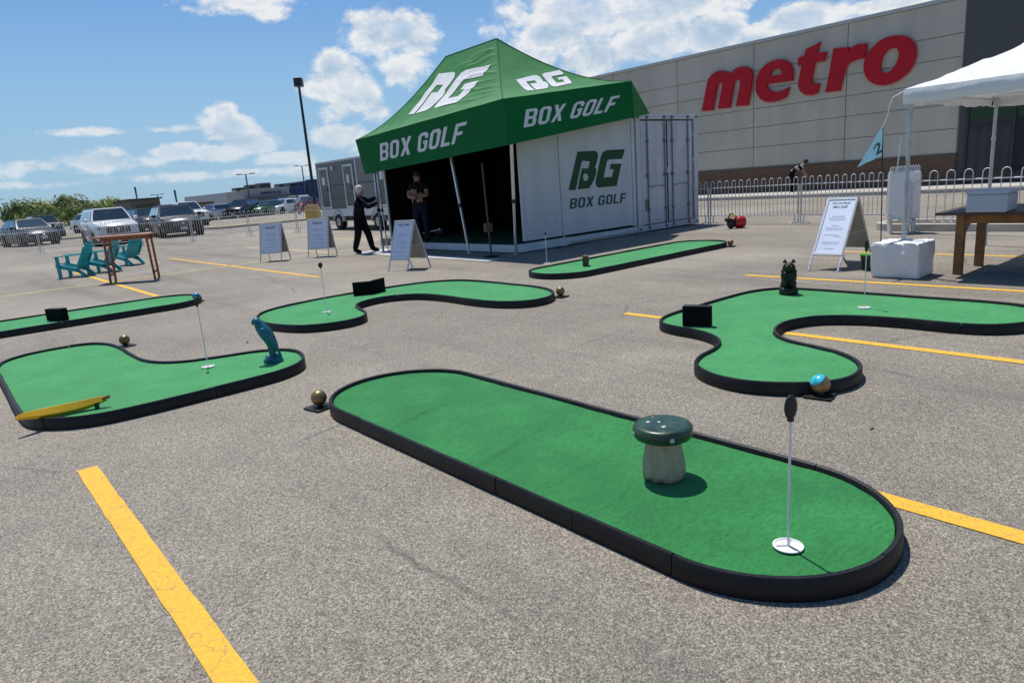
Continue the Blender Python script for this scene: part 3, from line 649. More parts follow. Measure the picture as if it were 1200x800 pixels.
def vtext(q, tl, bl, tr, br):
    mb = MB(); n = q[4]; tl, bl, tr, br = [Vector(a) for a in (tl, bl, tr, br)]
    def f(u, v, w):
        c = bl.lerp(br, u).lerp(tl.lerp(tr, u), v); return val(*q[:4], c.x, c.y, n)+n*(.006+w)
    box_golf(mb, f, 0, .003); return mb
W('valance_lettering', vtext(vq['side'], (.198, .264), (.170, .733), (.805, .272), (.750, .717)), M_PRINT)
W('valance_lettering', vtext(vq['near'], (.144, .299), (.111, .691), (.881, .33), (.80, .709)), M_PRINT)
# legs: square aluminium posts with inner sliding tube
def leg(foot, top, w=.05):
    foot = Vector(foot); top = Vector(top); mb = MB(); mid = foot.lerp(top, .40)
    mb.bar(mid, top, w, w, up=(0, 1, 0)); lg_ = W('leg', mb, M_ALU, bevel=.005)
    mb = MB(); mb.bar(foot, foot.lerp(top, .45), w*.78, w*.78, up=(0, 1, 0)); part(lg_, 'inner_tube', mb, M_ALU, world=True, root=th)
    mb = MB(); mb.bar(mid-(top-foot).normalized()*.02, mid+(top-foot).normalized()*.06, w*1.35, w*1.35, up=(0, 1, 0)); part(lg_, 'slider', mb, M_BLK, world=True, bevel=.004, root=th)
    mb = MB(); mb.box(foot+Vector((0, 0, .006)), (w*2, w*2, .012)); part(lg_, 'foot_plate', mb, M_GALV, world=True, root=th)
leg((9.42, 10.98, 0), (9.0, 10.36, 2.72)); leg((9.2, 12.32, 0), (9.27, 12.86, 2.6)); leg(gp(449.5, 297), (9.12, 15.95, 2.55)); leg(gp(455, 285)+Vector((-1.2, -2, 0)), (9.12, 15.85, 2.5), .035)
mb = MB()
for A, B in ((N_, R_), (N_, L_), (R_, F_), (L_, F_)):
    dz = Vector((0, 0, -.10)); i_ = Vector((.06, .06, 0)) ; a = A.lerp(B, .02)+dz; b = B.lerp(A, .02)+dz; c = (A+B+F_+N_)/4
    inn = ((R_+L_)/2-(A+B)/2).normalized()*.10; a = a+inn; b = b+inn
    for k in range(4):
        p = a.lerp(b, k/4); r = a.lerp(b, (k+1)/4); mb.bar(p, r+Vector((0, 0, -.38)), .02, .035); mb.bar(p+Vector((0, 0, -.38)), r, .02, .035)
W('scissor_frame', mb, M_ALU)
mb = MB(); mb.bar(P1-Vector((0, 0, .12)), P2-Vector((0, 0, .12)), .05); mb.bar(P1-Vector((0, 0, .12)), N_-Vector((-.1, -.1, .1)), .03) if False else None
W('ridge_bar', mb, M_ALU)

# ================================================================== GOLF GREENS
HB, HT = .092, .066
def course(name_label, loop, turf, seg_len=1.22, wrinkles=(), start=0, joints=None):
    P = resample(loop, .035); n = len(P); c = sum(P, Vector((0, 0)))/n
    ar = sum(P[i-1].x*P[i].y-P[i].x*P[i-1].y for i in range(n)); 
    if ar < 0: P.reverse()
    P = P[start % n:]+P[:start % n]
    th = thing('putting_green', name_label, 'mini golf green', (c.x, c.y, 0), 0, 'mini golf greens set out on the asphalt')
    nr = []
    for i in range(n):
        d = (P[(i+1) % n]-P[i-1]).normalized(); nr.append(Vector((d.y, -d.x)))       # outward
    w = .027; inn = [P[i]-nr[i]*w for i in range(n)]
    # turf sheet: filled outline cut to a fine grid so that wrinkles can rise in it
    poly = [P[i]-nr[i]*(w+.004+.005*noise.noise(Vector((P[i].x*9, P[i].y*9, 0)))) for i in range(n)]
    bm = bmesh.new(); vs = [bm.verts.new((p.x, p.y, 0)) for p in poly]; tr = geometry.tessellate_polygon([[Vector((p.x, p.y, 0)) for p in poly]])
    for t_ in tr:
        try: bm.faces.new([vs[i] for i in t_])
        except ValueError: pass
    x0 = min(p.x for p in poly); x1 = max(p.x for p in poly); y0 = min(p.y for p in poly); y1 = max(p.y for p in poly); st = .022 if wrinkles else .16
    for ax, a, b in ((0, x0, x1), (1, y0, y1)):
        k = a+st
        while k < b:
            bmesh.ops.bisect_plane(bm, geom=bm.verts[:]+bm.edges[:]+bm.faces[:], plane_co=(k, k, 0), plane_no=(1, 0, 0) if ax == 0 else (0, 1, 0)); k += st
    for v in bm.verts:
        z = HT+.0035*noise.noise(Vector((v.co.x*1.7, v.co.y*1.7, 5)))
        for (ax_, ay_, bx_, by_, hgt, wd) in wrinkles:
            a = Vector((ax_, ay_)); b = Vector((bx_, by_)); q = v.co.xy; t = max(0, min(1, (q-a).dot(b-a)/(b-a).length_squared)); pr = a.lerp(b, t); dd = (q-pr).length
            z += hgt*math.exp(-(dd/wd)**2)*(1-.8*(2*t-1)**4)
        v.co.z = z
    bmesh.ops.recalc_face_normals(bm, faces=bm.faces)
    bmesh.ops.translate(bm, verts=bm.verts, vec=(-c.x, -c.y, 0)); me = bpy.data.meshes.new('turf'); bm.to_mesh(me); bm.free(); me.materials.append(turf); me.shade_smooth()
    if sum(p.normal.z for p in me.polygons) < 0: me.flip_normals()
    link('turf', me, th)
    mb = MB(); lo = [Vector((p.x, p.y, .004)) for p in poly]; mb.prism([(p.x, p.y) for p in poly], .003, HT-.014); part(th, 'base_board', mb, M_BLK, world=True)
    # border boards, butted with a small gap
    L = n*.035; ns = max(3, int(round(L/seg_len))); cuts = [int(round(n*k/ns)) for k in range(ns+1)]
    if joints:
        cuts = sorted(min(range(n), key=lambda i: (P[i]-Vector(j)).length) for j in joints); cuts.append(cuts[0]+n); ns = len(cuts)-1
    for k in range(ns):
        ids = list(range(cuts[k], cuts[k+1]+1)); mb = MB(); rings = []
        for q, i in enumerate(ids):
            i %= n; p = P[i]; nn = nr[i]; j = ids[q]
            if q == 0: p = p.lerp(P[(i+1) % n], .07)
            if q == len(ids)-1: p = p.lerp(P[i-1], .07)
            hz = HB+.0015*noise.noise(Vector((p.x*3, p.y*3, k)))+(.0015 if k % 3 == 1 else 0); o = .0012*((k*7) % 3-1)
            sec = [(o, .0), (o+.001, .03), (o-.001, hz-.006), (o-.006, hz), (-w+.006, hz), (-w, hz-.006), (-w, .02)]
            rings.append([Vector((p.x+nn.x*s_, p.y+nn.y*s_, z)) for s_, z in sec])
        m_ = len(rings[0]); V = [v for r in rings for v in r]; F = []
        for a in range(len(rings)-1):
            for b in range(m_): F.append((a*m_+b, a*m_+(b+1) % m_, (a+1)*m_+(b+1) % m_, (a+1)*m_+b))
        F += [tuple(range(m_)), tuple((len(rings)-1)*m_+b for b in range(m_-1, -1, -1))]
        mb.add(V, F); part(th, 'border_board', mb, M_BORD, smooth=50, world=True)
    return th
shapeA = round_rect(1.885, .86, 2.995, 4.725, .553)
GA = course('long straight green in the foreground with rounded ends and the mushroom stool on it', shapeA, M_TURF, 1.15, wrinkles=[(1.93, 3.60, 2.48, 3.74, .016, .030), (1.93, 2.72, 2.45, 2.84, .012, .032), (2.55, 3.0, 2.93, 3.3, .006, .06), (2.0, 1.9, 2.4, 2.0, .006, .04)], joints=[(1.885, 3.87), (1.885, 2.49), (1.885, 1.94), (1.885, 1.42), (2.41, .86), (2.98, 1.41), (2.995, 2.65), (2.995, 3.9), (2.5, 4.725), (1.94, 4.35)])
shapeB = smooth_loop([(5.10, 3.83), (5.20, 4.02), (5.40, 4.13), (5.68, 4.17), (6.10, 4.17), (6.60, 4.17), (6.98, 4.14), (7.24, 4.03), (7.37, 3.86), (7.405, 3.62), (7.41, 3.2), (7.41, 2.8), (7.41, 2.35), (7.41, 1.9), (7.34, 1.62), (7.14, 1.44), (6.86, 1.38), (6.58, 1.44), (6.38, 1.62), (6.305, 1.9), (6.30, 2.25), (6.24, 2.60), (6.08, 2.88), (5.82, 3.01), (5.55, 2.99), (5.32, 2.88), (5.17, 2.70), (5.09, 2.45), (5.00, 2.20), (4.82, 1.99), (4.58, 1.885), (4.34, 1.90), (4.13, 2.05), (3.99, 2.28), (3.955, 2.50), (4.01, 2.72), (4.15, 2.90), (4.36, 3.00), (4.60, 3.04), (4.80, 3.12), (4.96, 3.28), (5.06, 3.52)])
GB = course('S shaped green on the right with the cat statue and a black block', shapeB, M_TURFB)
shapeC = smooth_loop([(3.02, 8.66), (3.20, 8.90), (3.50, 9.07), (3.90, 9.15), (4.35, 9.17), (4.80, 9.16), (5.25, 9.10), (5.65, 9.00), (5.95, 8.84), (6.14, 8.60), (6.22, 8.30), (6.235, 7.85), (6.235, 7.35), (6.22, 6.90), (6.14, 6.55), (5.96, 6.25), (5.68, 6.07), (5.40, 6.10), (5.22, 6.30), (5.12, 6.62), (5.10, 7.05), (5.11, 7.50), (5.05, 7.92), (4.90, 8.16), (4.65, 8.29), (4.36, 8.25), (4.14, 8.08), (4.02, 7.78), (3.93, 7.46), (3.78, 7.24), (3.56, 7.15), (3.30, 7.20), (3.08, 7.37), (2.95, 7.65), (2.88, 8.05), (2.92, 8.40)])
GC = course('bent green in the middle with a black angled bumper and a thin pin', shapeC, M_TURFB)
shapeD = smooth_loop([(1.04, 8.95), (1.22, 8.84), (1.34, 8.58), (1.385, 8.2), (1.385, 7.75), (1.40, 7.32), (1.48, 7.04), (1.66, 6.83), (1.95, 6.71), (2.22, 6.62), (2.42, 6.46), (2.50, 6.24), (2.46, 5.98), (2.33, 5.74), (2.10, 5.60), (1.80, 5.56), (1.40, 5.55), (1.0, 5.55), (.68, 5.60), (.45, 5.76), (.31, 6.02), (.28, 6.5), (.28, 7.2), (.28, 7.9), (.29, 8.4), (.38, 8.72), (.58, 8.91), (.8, 8.97)])
GD = course('left green with the teal parrot and the yellow banana', shapeD, M_TURFB)
GE = course('narrow green at the far left behind the gold ball', round_rect(-1.45, 11.08, 3.22, 12.36, .6), M_TURFB)
GF = course('long straight green in front of the white container', round_rect(7.08, 7.17, 11.75, 8.33, .56), M_TURFB)

# cups, pins
def pin(cx, cy, h, label, head=(.033, .011, .052), tilt=(0, 0), cup=True, headcol=None, rz=0.0, base=HT):
    th = thing('flag_pin', label, 'golf pin', (cx, cy, base+.002), rz, 'small black headed pins')
    mb = MB(); top = Vector((tilt[0]*h, tilt[1]*h, h)); mb.cyl((0, 0, 0), top, .0045, n=8); part(th, 'rod', mb, mat('pin_white', (.78, .78, .78), .6), smooth=40)
    mb = MB(); 
    if head:
        c = top+Vector((0, 0, head[2]*.85)); mb.ball(c, head, 16, 10); part(th, 'number_disc', mb, headcol or M_BLK, smooth=180)
        mb = MB(); mb.cyl(top-Vector((0, 0, .012)), top+Vector((0, 0, .014)), .012, n=10); part(th, 'collar', mb, M_BLK, smooth=40)
    return th
def cup(cx, cy, label, r=.056):
    th = thing('hole_cup', label, 'golf hole', (cx, cy, HT), .3, 'white hole cups in the greens')
    q = mat('cup_white', (.74, .74, .72), .5, 0, .05, 20)
    mb = MB(); mb.lathe([(r, .0052), (r, .010), (r*.86, .0115), (r*.84, .0075)], n=28); part(th, 'rim', mb, q, smooth=40)
    mb = MB(); mb.cyl((0, 0, .0048), (0, 0, .0066), r*.9, n=28); part(th, 'cup_floor', mb, mat('cup_floor', (.62, .63, .62), .6))
    for k in range(3):
        a = k*2*pi/3; mb = MB(); mb.bar((0, 0, .0085), (cos(a)*r*.85, sin(a)*r*.85, .0085), .006, .004); part(th, 'spoke', mb, mat('cup_grey', (.35, .36, .35), .5))
    return th
p = gp(923.5, 641, HT); cup(p.x, p.y, 'white hole cup near the rounded end of the foreground green'); 
pn = pin(p.x, p.y, .52, 'pin with black oval head standing in the foreground green', (.012, .027, .048), rz=-HEAD+pi/2+.25)
p = gp(244, 430, HT); cup(p.x, p.y, 'white hole cup in the green with the parrot'); pin(p.x, p.y, .57, 'pin with black head left of the parrot', (.019, .019, .040))
p = gp(383, 366, HT); cup(p.x, p.y, 'white hole cup in the middle green with the angled bumper'); pin(p.x, p.y, .57, 'pin with black head left of the angled bumper', (.030, .02, .034))
p = gp(1012.5, 361, HT); cup(p.x, p.y, 'white hole cup in the S shaped green'); pin(p.x, p.y, .55, 'pin with black head behind the cat statue near the white block', (.018, .018, .055))
p = gp(641, 309, HT); cup(p.x, p.y, 'white hole cup in the green before the container'); pin(p.x, p.y, .50, 'pin before the white container panel', (.016, .016, .022))

# golden tee balls on black plates
def tee(px, py, label, m=M_GOLD, r=.057, rz=.2, plate=.085, cap=None):
    p = gp(px, py, .02); th = thing('tee_ball', label, 'ball', (p.x, p.y, 0), rz, 'gold balls on black plates beside the greens')
    mb = MB(); mb.bx((-plate, -plate, .004), (plate, plate, .016)); part(th, 'plate', mb, M_BORD, bevel=.004)
    mb = MB(); mb.lathe([(.0255, .016), (.022, .024), (.016, .030)], n=16); part(th, 'collar', mb, M_BLK, smooth=40)
    mb = MB(); mb.ball((0, 0, .024+r), r, 28, 18); b = part(th, 'ball', mb, m, smooth=180)
    if cap:
        mb = MB(); Mx = Matrix.Rotation(radians(-28), 3, 'X') @ Matrix.Rotation(radians(-20), 3, 'Y')
        mb.lathe([(max(1e-6, (r+.0012)*sin(a*pi/24)), (r+.0012)*cos(a*pi/24)) for a in range(9)], (0, 0, .024+r), 24, Mx); part(b, 'painted_glare', mb, cap, smooth=180)  # glare put on the ball as a coloured shell
    return th
tee(375, 475, 'gold ball beside the far left end of the foreground green')
tee(147, 404, 'gold ball behind the green with the parrot')
tee(657, 346.5, 'gold ball at the right end of the middle green')
tee(856, 288, 'dull gold ball at the far end of the green before the container')
tee(961, 461, 'bronze ball with painted cyan glare at the near edge of the S shaped green', mat('bronze_ball', (.33, .19, .09), .35, .4, .25, 20), cap=mat('cyan_glare', (.05, .48, .58), .2, 0, .35, 30), r=.062)
tee(231, 352, 'light blue ball behind the narrow far left green', mat('pale_blue_ball', (.05, .19, .30), .25, 0, .4, 25), r=.062)

# mushroom stool
p = gp(778, 558, HT); th = thing('mushroom_stool', 'mushroom stool with dark green spotted cap and pale wooden stem', 'garden ornament', (p.x, p.y, HT+.003), .5)
mb = MB(); S_ = [(.088, 0), (.099, .006), (.103, .03), (.101, .07), (.094, .11), (.086, .15), (.081, .19), (.082, .215)]
nS = 36; vs = []; 
for r, z in S_:
    for k in range(nS): a = 2*pi*k/nS; rr = r*(1+.012*sin(5*a+1)+.010*noise.noise(Vector((cos(a)*3, sin(a)*3, z*7)))); vs.append((rr*cos(a), rr*sin(a), z))
mb.add(vs, [(i*nS+k, i*nS+(k+1) % nS, (i+1)*nS+(k+1) % nS, (i+1)*nS+k) for i in range(len(S_)-1) for k in range(nS)]+[tuple(range(nS))])
def stem_mat():
    m = bpy.data.materials.new('pale_stem_wood'); m.use_nodes = True; t = m.node_tree; q = NG(t); b = t.nodes['Principled BSDF']
    P = q.n('ShaderNodeTexCoord').outputs['Object']; st = q.n('ShaderNodeMapping', {'Vector': P, 'Scale': (1, 1, .12)}).outputs[0]
    a = q.noise(st, 60, 5, .65); b2 = q.noise(P, 9, 5, .6)
    c = q.mix(q.ss(a, .3, .7), (.44, .30, .20), (.56, .40, .28)); c = q.mix(q.ss(b2, .55, .72, 0, .45), c, (.25, .16, .10))
    z = q.n('ShaderNodeSeparateXYZ', {0: P}).outputs[2]; c = q.mix(q.m('MULTIPLY', q.ss(z, .045, .0), q.ss(q.noise(P, 30, 3), .4, .6)), c, (.10, .07, .05))
    t.links.new(c, b.inputs['Base Color']); b.inputs['Roughness'].default_value = .7
    bn = q.n('ShaderNodeBump', {'Height': a, 'Strength': .25, 'Distance': .003}); t.links.new(bn.outputs[0], b.inputs['Normal']); return m
part(th, 'stem', mb, stem_mat(), smooth=60)
mb = MB(); cap = [(.05, .203), (.116, .202), (.132, .206), (.1405, .220), (.1415, .240), (.138, .256), (.131, .265), (.122, .2685), (.110, .270), (.06, .2705), (1e-6, .2708)]; mb.lathe(cap, n=48)
part(th, 'cap', mb, mat('glossy_dark_green_glaze', (.020, .050, .026), .34, 0, .4, 18, .12, 50, coat=.15), smooth=70); cp = kids(th)[-1]
M_SPOT = mat('pale_spot', (.55, .50, .44), .4)
def spot(a, zc, r, R=None, top=False, n3=None):
    mb = MB()
    if top: c = Vector((R*cos(a), R*sin(a), .2700)); mb.ball(c, (r, r, .0035), 16, 6)
    else:
        c = Vector((.139*cos(a), .139*sin(a), zc)); Mx = Matrix.Rotation(a, 3, 'Z'); mb.ball(c, (.005, r, r), 14, 8, Mx)
    part(cp, 'spot', mb, M_SPOT, smooth=180)
vd = atan2(-p.y, -p.x)-.5                                        # direction of the viewer round the stool
for da, zc, r in ((.30, .232, .0125), (1.35, .238, .011), (-1.25, .234, .011), (2.6, .235, .012), (-2.5, .235, .011)): spot(vd+da, zc, r)
for da, R, r in ((.1, .052, .012), (-2.2, .020, .009), (-1.75, .068, .011), (-2.6, .088, .005)): spot(vd+da, 0, r, R, True)

# black blocks / bumpers
p = gp(820, 384, HT); th = thing('obstacle_block', 'black upright block on the S shaped green', 'block', (p.x+.05, p.y+.06, HT+.004), atan2(-.24, .10))
mb = MB(); mb.prism([(-.13, -.035), (.13, -.035), (.13, .035), (.10, .055), (-.13, .055)], 0, .185); part(th, 'block_body', mb, mat('black_block', (.005, .005, .006), .8, spec=.12), bevel=.004)
mb = MB(); mb.prism([(-.128, -.033), (.128, -.033), (.128, .033), (.10, .052), (-.128, .052)], .1852, .1872); part(th, 'top_plate', mb, M_BORD)
p = gp(414.5, 347, HT); p2 = gp(437, 345, HT); p3 = gp(452, 341, HT); th = thing('angled_bumper', 'black bent bumper wall on the middle green', 'bumper', (p.x, p.y, HT+.004))
o = Vector((p.x, p.y)); a = Vector((0, 0)); b = p2.xy-o; c = p3.xy-o; k = Vector((.05, .10))
mb = MB(); mb.prism([a, b, b+k*.8, a+k*.8], 0, .185); part(th, 'bumper_leaf', mb, mat('black_block', (.005, .005, .006), .8, spec=.12), bevel=.004)
mb = MB(); mb.prism([b, c, c+k*.8, b+k*.8], 0, .192); part(th, 'bumper_leaf', mb, mat('black_block', (.005, .005, .006), .8, spec=.12), bevel=.004)
p = gp(69, 376, HT); th = thing('obstacle_block', 'black upright block on the narrow far left green', 'block', (p.x, p.y+.05, HT+.004), -1.0)
mb = MB(); mb.bx((-.15, -.05, 0), (.15, .05, .17)); part(th, 'block_body', mb, mat('black_block', (.005, .005, .006), .8, spec=.12), bevel=.005)
mb = MB(); mb.bx((-.148, -.048, .1702), (.148, .048, .172)); part(th, 'top_plate', mb, M_BORD)
p = gp(686.5, 311.5, HT); th = thing('wood_block', 'small brown wooden block on the green before the container', 'block', (p.x, p.y, HT+.004), .75)
mb = MB(); mb.bx((-.078, -.05, 0), (.078, .05, .165)); part(th, 'block_body', mb, mat('rough_brown_wood', (.105, .075, .035), .8, 0, .45, 14, .5, 30), bevel=.010)
mb = MB(); mb.ball((0, -.052, .09), (.03, .008, .03), 12, 8); part(th, 'knot', mb, M_WOODD, smooth=180)

# skinned figures and statues ------------------------------------------------
def skin_mesh(name, verts, edges, radii, levels=2, root=0):
    me = bpy.data.meshes.new(name); me.from_pydata([tuple(v) for v in verts], edges, []); o = bpy.data.objects.new(name, me); COL.objects.link(o)
    md = o.modifiers.new('skin', 'SKIN'); md.use_smooth_shade = True; sk = me.skin_vertices[0].data
    for i, r in enumerate(radii):
        sk[i].radius = (r, r) if not hasattr(r, '__len__') else r; sk[i].use_root = (i == root)
    s = o.modifiers.new('sub', 'SUBSURF'); s.levels = levels; s.render_levels = levels
    dg = bpy.context.evaluated_depsgraph_get(); out = bpy.data.meshes.new_from_object(o.evaluated_get(dg)); bpy.data.objects.remove(o); out.name = name; out.shade_smooth(); return out
# cat-like guardian statue
p = gp(925, 345, HT); th = thing('cat_statue', 'dark bronze seated cat statue on a round plinth', 'statue', (p.x+.02, p.y+.02, HT+.004), atan2(-p.y, -p.x))
mb = MB(); mb.lathe([(.096, 0), (.10, .01), (.098, .055), (.09, .07), (.075, .078), (1e-6, .079)], n=24); part(th, 'plinth', mb, M_BRONZE, smooth=50)
V = [(-.03, 0, .09), (-.01, 0, .15), (.0, 0, .21), (.015, 0, .265), (.03, 0, .30), (.055, 0, .297), (.075, 0, .285), (-.02, .045, .10), (.04, .055, .095), (-.02, -.045, .10), (.04, -.055, .095), (.035, .035, .20), (.055, .033, .13), (.07, .033, .09), (.035, -.035, .20), (.055, -.033, .13), (.07, -.033, .09), (-.055, .02, .11), (-.075, .05, .17), (-.03, .085, .235), (-.01, .055, .25)]
Ed = [(0, 1), (1, 2), (2, 3), (3, 4), (4, 5), (5, 6), (0, 7), (7, 8), (0, 9), (9, 10), (2, 11), (11, 12), (12, 13), (2, 14), (14, 15), (15, 16), (0, 17), (17, 18)]
V = V[:19]; R = [.074, .080, .084, .070, .076, .054, .030, .055, .036, .055, .036, .042, .032, .030, .042, .032, .030, .04, .04]
me = skin_mesh('cat_body', V, Ed, R); me.materials.append(M_BRONZE)
cb = link('cat_body', me, th)
for s in (-1, 1):
    mb = MB(); mb.lathe([(.026, 0), (.020, .015), (.010, .032), (1e-6, .040)], (.022, s*.043, .345), 12, None, sx=.6); part(cb, 'ear', mb, M_BRONZE, smooth=60)
    mb = MB(); mb.ball((.083, s*.022, .312), .008, 10, 8); part(cb, 'eye', mb, mat('statue_gold_eye', (.30, .22, .03), .3, .4), smooth=180)
mb = MB()
for k in range(16):
    a = 2*pi*k/16; mb.ball((.018+.05*cos(a)*.6, .062*sin(a), .252+.012*cos(a)), .020, 8, 6)
part(cb, 'mane', mb, M_BRONZE, smooth=180)
# parrot
p = gp(321, 424, HT); th = thing('parrot_statue', 'tall teal parrot statue on its perch', 'statue', (p.x, p.y, HT+.004), HEAD*-1+0.0)
# local x = picture right
V = [(0, 0, .0), (0, 0, .10), (-.005, 0, .17), (-.028, 0, .235), (-.055, 0, .30), (-.082, 0, .352), (-.100, 0, .388), (-.118, .0, .383), (-.134, 0, .366), (-.137, 0, .347),
     (-.012, .0, .215), (.030, 0, .15), (.060, 0, .085), (.078, 0, .04)]
Ed = [(0, 1), (1, 2), (2, 3), (3, 4), (4, 5), (5, 6), (6, 7), (7, 8), (8, 9), (3, 10), (10, 11), (11, 12), (12, 13)]
R = [.036, .032, .038, .054, .062, .046, .047, .034, .017, .007, .040, .020, .013, .008]
me = skin_mesh('parrot_body', V, Ed, R); me.materials.append(M_TEALP); pb = link('parrot_body', me, th)
for s in (-1, 1):
    me = skin_mesh('wing', [(-.060, s*.050, .325), (-.030, s*.058, .26), (.005, s*.050, .19), (.040, s*.030, .135), (.052, s*.022, .12)], [(0, 1), (1, 2), (2, 3), (3, 4)], [(.020, .035), (.022, .046), (.018, .034), (.012, .016), (.008, .008)]); me.materials.append(M_TEALP); link('wing', me, th)
    mb = MB(); mb.ball((-.112, s*.036, .395), .006, 10, 8); part(pb, 'eye', mb, M_BLK, smooth=180)
mb = MB(); mb.lathe([(.075, 0), (.08, .012), (.068, .034), (.045, .05), (1e-6, .056)], n=22, sx=1.15, sy=.85); part(th, 'perch_base', mb, M_TEALP, smooth=60)
for q_ in ((-.045, .02, .03, .036), (.05, -.01, .026, .034), (0, -.045, .03, .03), (.02, .03, .04, .03)):
    mb = MB(); mb.ball(q_[:3], q_[3], 14, 8); part(th, 'perch_leaf', mb, M_TEALP, smooth=180)
# banana
pa = gp(127, 474, .08); pb_ = gp(20, 499, .08); th = thing('banana_obstacle', 'yellow plastic banana obstacle on the left edge of the parrot green', 'garden ornament', (pa.x, pa.y, HT+.004))
d = Vector((pb_.x-pa.x, pb_.y-pa.y, 0)); Lb_ = d.length; d.normalize(); s = Vector((-d.y, d.x, 0)); rings = []
M_BAN = mat('banana_yellow', (.86, .48, .015), .4, 0, .10, 6, dirt=(.30, .17, .03, .5)); NBn = 18
for i in range(NBn+1):
    t = i/NBn; c = d*(Lb_*t)+s*(-.06*sin(pi*t)); z = .062-.032*sin(pi*min(1, t*1.1)); w = .042*(sin(pi*(t*.90+.07)))**.5
    rings.append([c+s*w*.95+Vector((0, 0, z)), c+s*w*.3+Vector((0, 0, z+w*1.15)), c-s*w*.75+Vector((0, 0, z+w*.95)), c-s*w*.95+Vector((0, 0, z)), c+Vector((0, 0, max(.0, z-w*.9)))])
V = [v for r in rings for v in r]; F = [(a*5+b, a*5+(b+1) % 5, (a+1)*5+(b+1) % 5, (a+1)*5+b) for a in range(NBn) for b in range(5)]+[tuple(range(5)), tuple(NBn*5+b for b in range(4, -1, -1))]
mb = MB(); mb.add(V, F); part(th, 'banana_body', mb, M_BAN, smooth=35)
mb = MB(); mb.cyl(d*-.02+Vector((0, 0, .074)), d*.03+Vector((0, 0, .062)), .012, .019, 8); part(th, 'banana_stalk', mb, mat('banana_tip_brown', (.12, .06, .02), .7), smooth=50)
mb = MB(); mb.bx((-.01, -.01, 0), (.02, .02, .045)); q = part(th, 'support_peg', mb, M_BLK); q.location = d*.08
rnd = random.Random(5); mb = MB()
for k in range(900):
    x = rnd.uniform(-.2, 9); y = rnd.uniform(-.5, 12)
    if rnd.random() < .5: x = rnd.uniform(0, 5); y = rnd.uniform(.4, 6)
    a = rnd.uniform(.0018, .0055); r_ = rnd.uniform(0, 6.28); q_ = [Vector((x+a*cos(r_+k_*2.1), y+a*sin(r_+k_*2.1), .0)) for k_ in range(3)]
    mb.add(q_+[Vector((x, y, a*1.1))], [(0, 1, 3), (1, 2, 3), (2, 0, 3)])
o = link('loose_grit', mb.mesh('loose_grit', mat('grit', (.34, .31, .27), .9, 0, .5, 3))); tag(o, 'loose grit scattered over the asphalt', 'grit', kind='stuff')
# small litter leaves on the asphalt
for px, py, r, lb in ((290, 401, .022, 'small dark leaf on the asphalt between the parrot and the middle green'), (1021, 501, .018, 'dark leaf scrap on the asphalt right of the ball with cyan glare'), (858, 303, .02, 'dark scrap on the asphalt near the far gold ball'), (1077, 471, .012, 'tiny dark scrap at the right edge')):
    p = gp(px, py, .006); mb = MB(); mb.add([(-r*1.6, 0, 0), (-r*.4, r*.5, .006), (r*1.4, r*.15, .012), (r*.2, -r*.6, .004)], [(0, 1, 3), (1, 2, 3)])
    o = link('dry_leaf', mb.mesh('dry_leaf', mat('dry_leaf', (.05, .035, .02), .8), recalc=False)); o.location = p; o.rotation_euler = (0, 0, px); tag(o, lb, 'leaf', 'scraps lying on the asphalt')

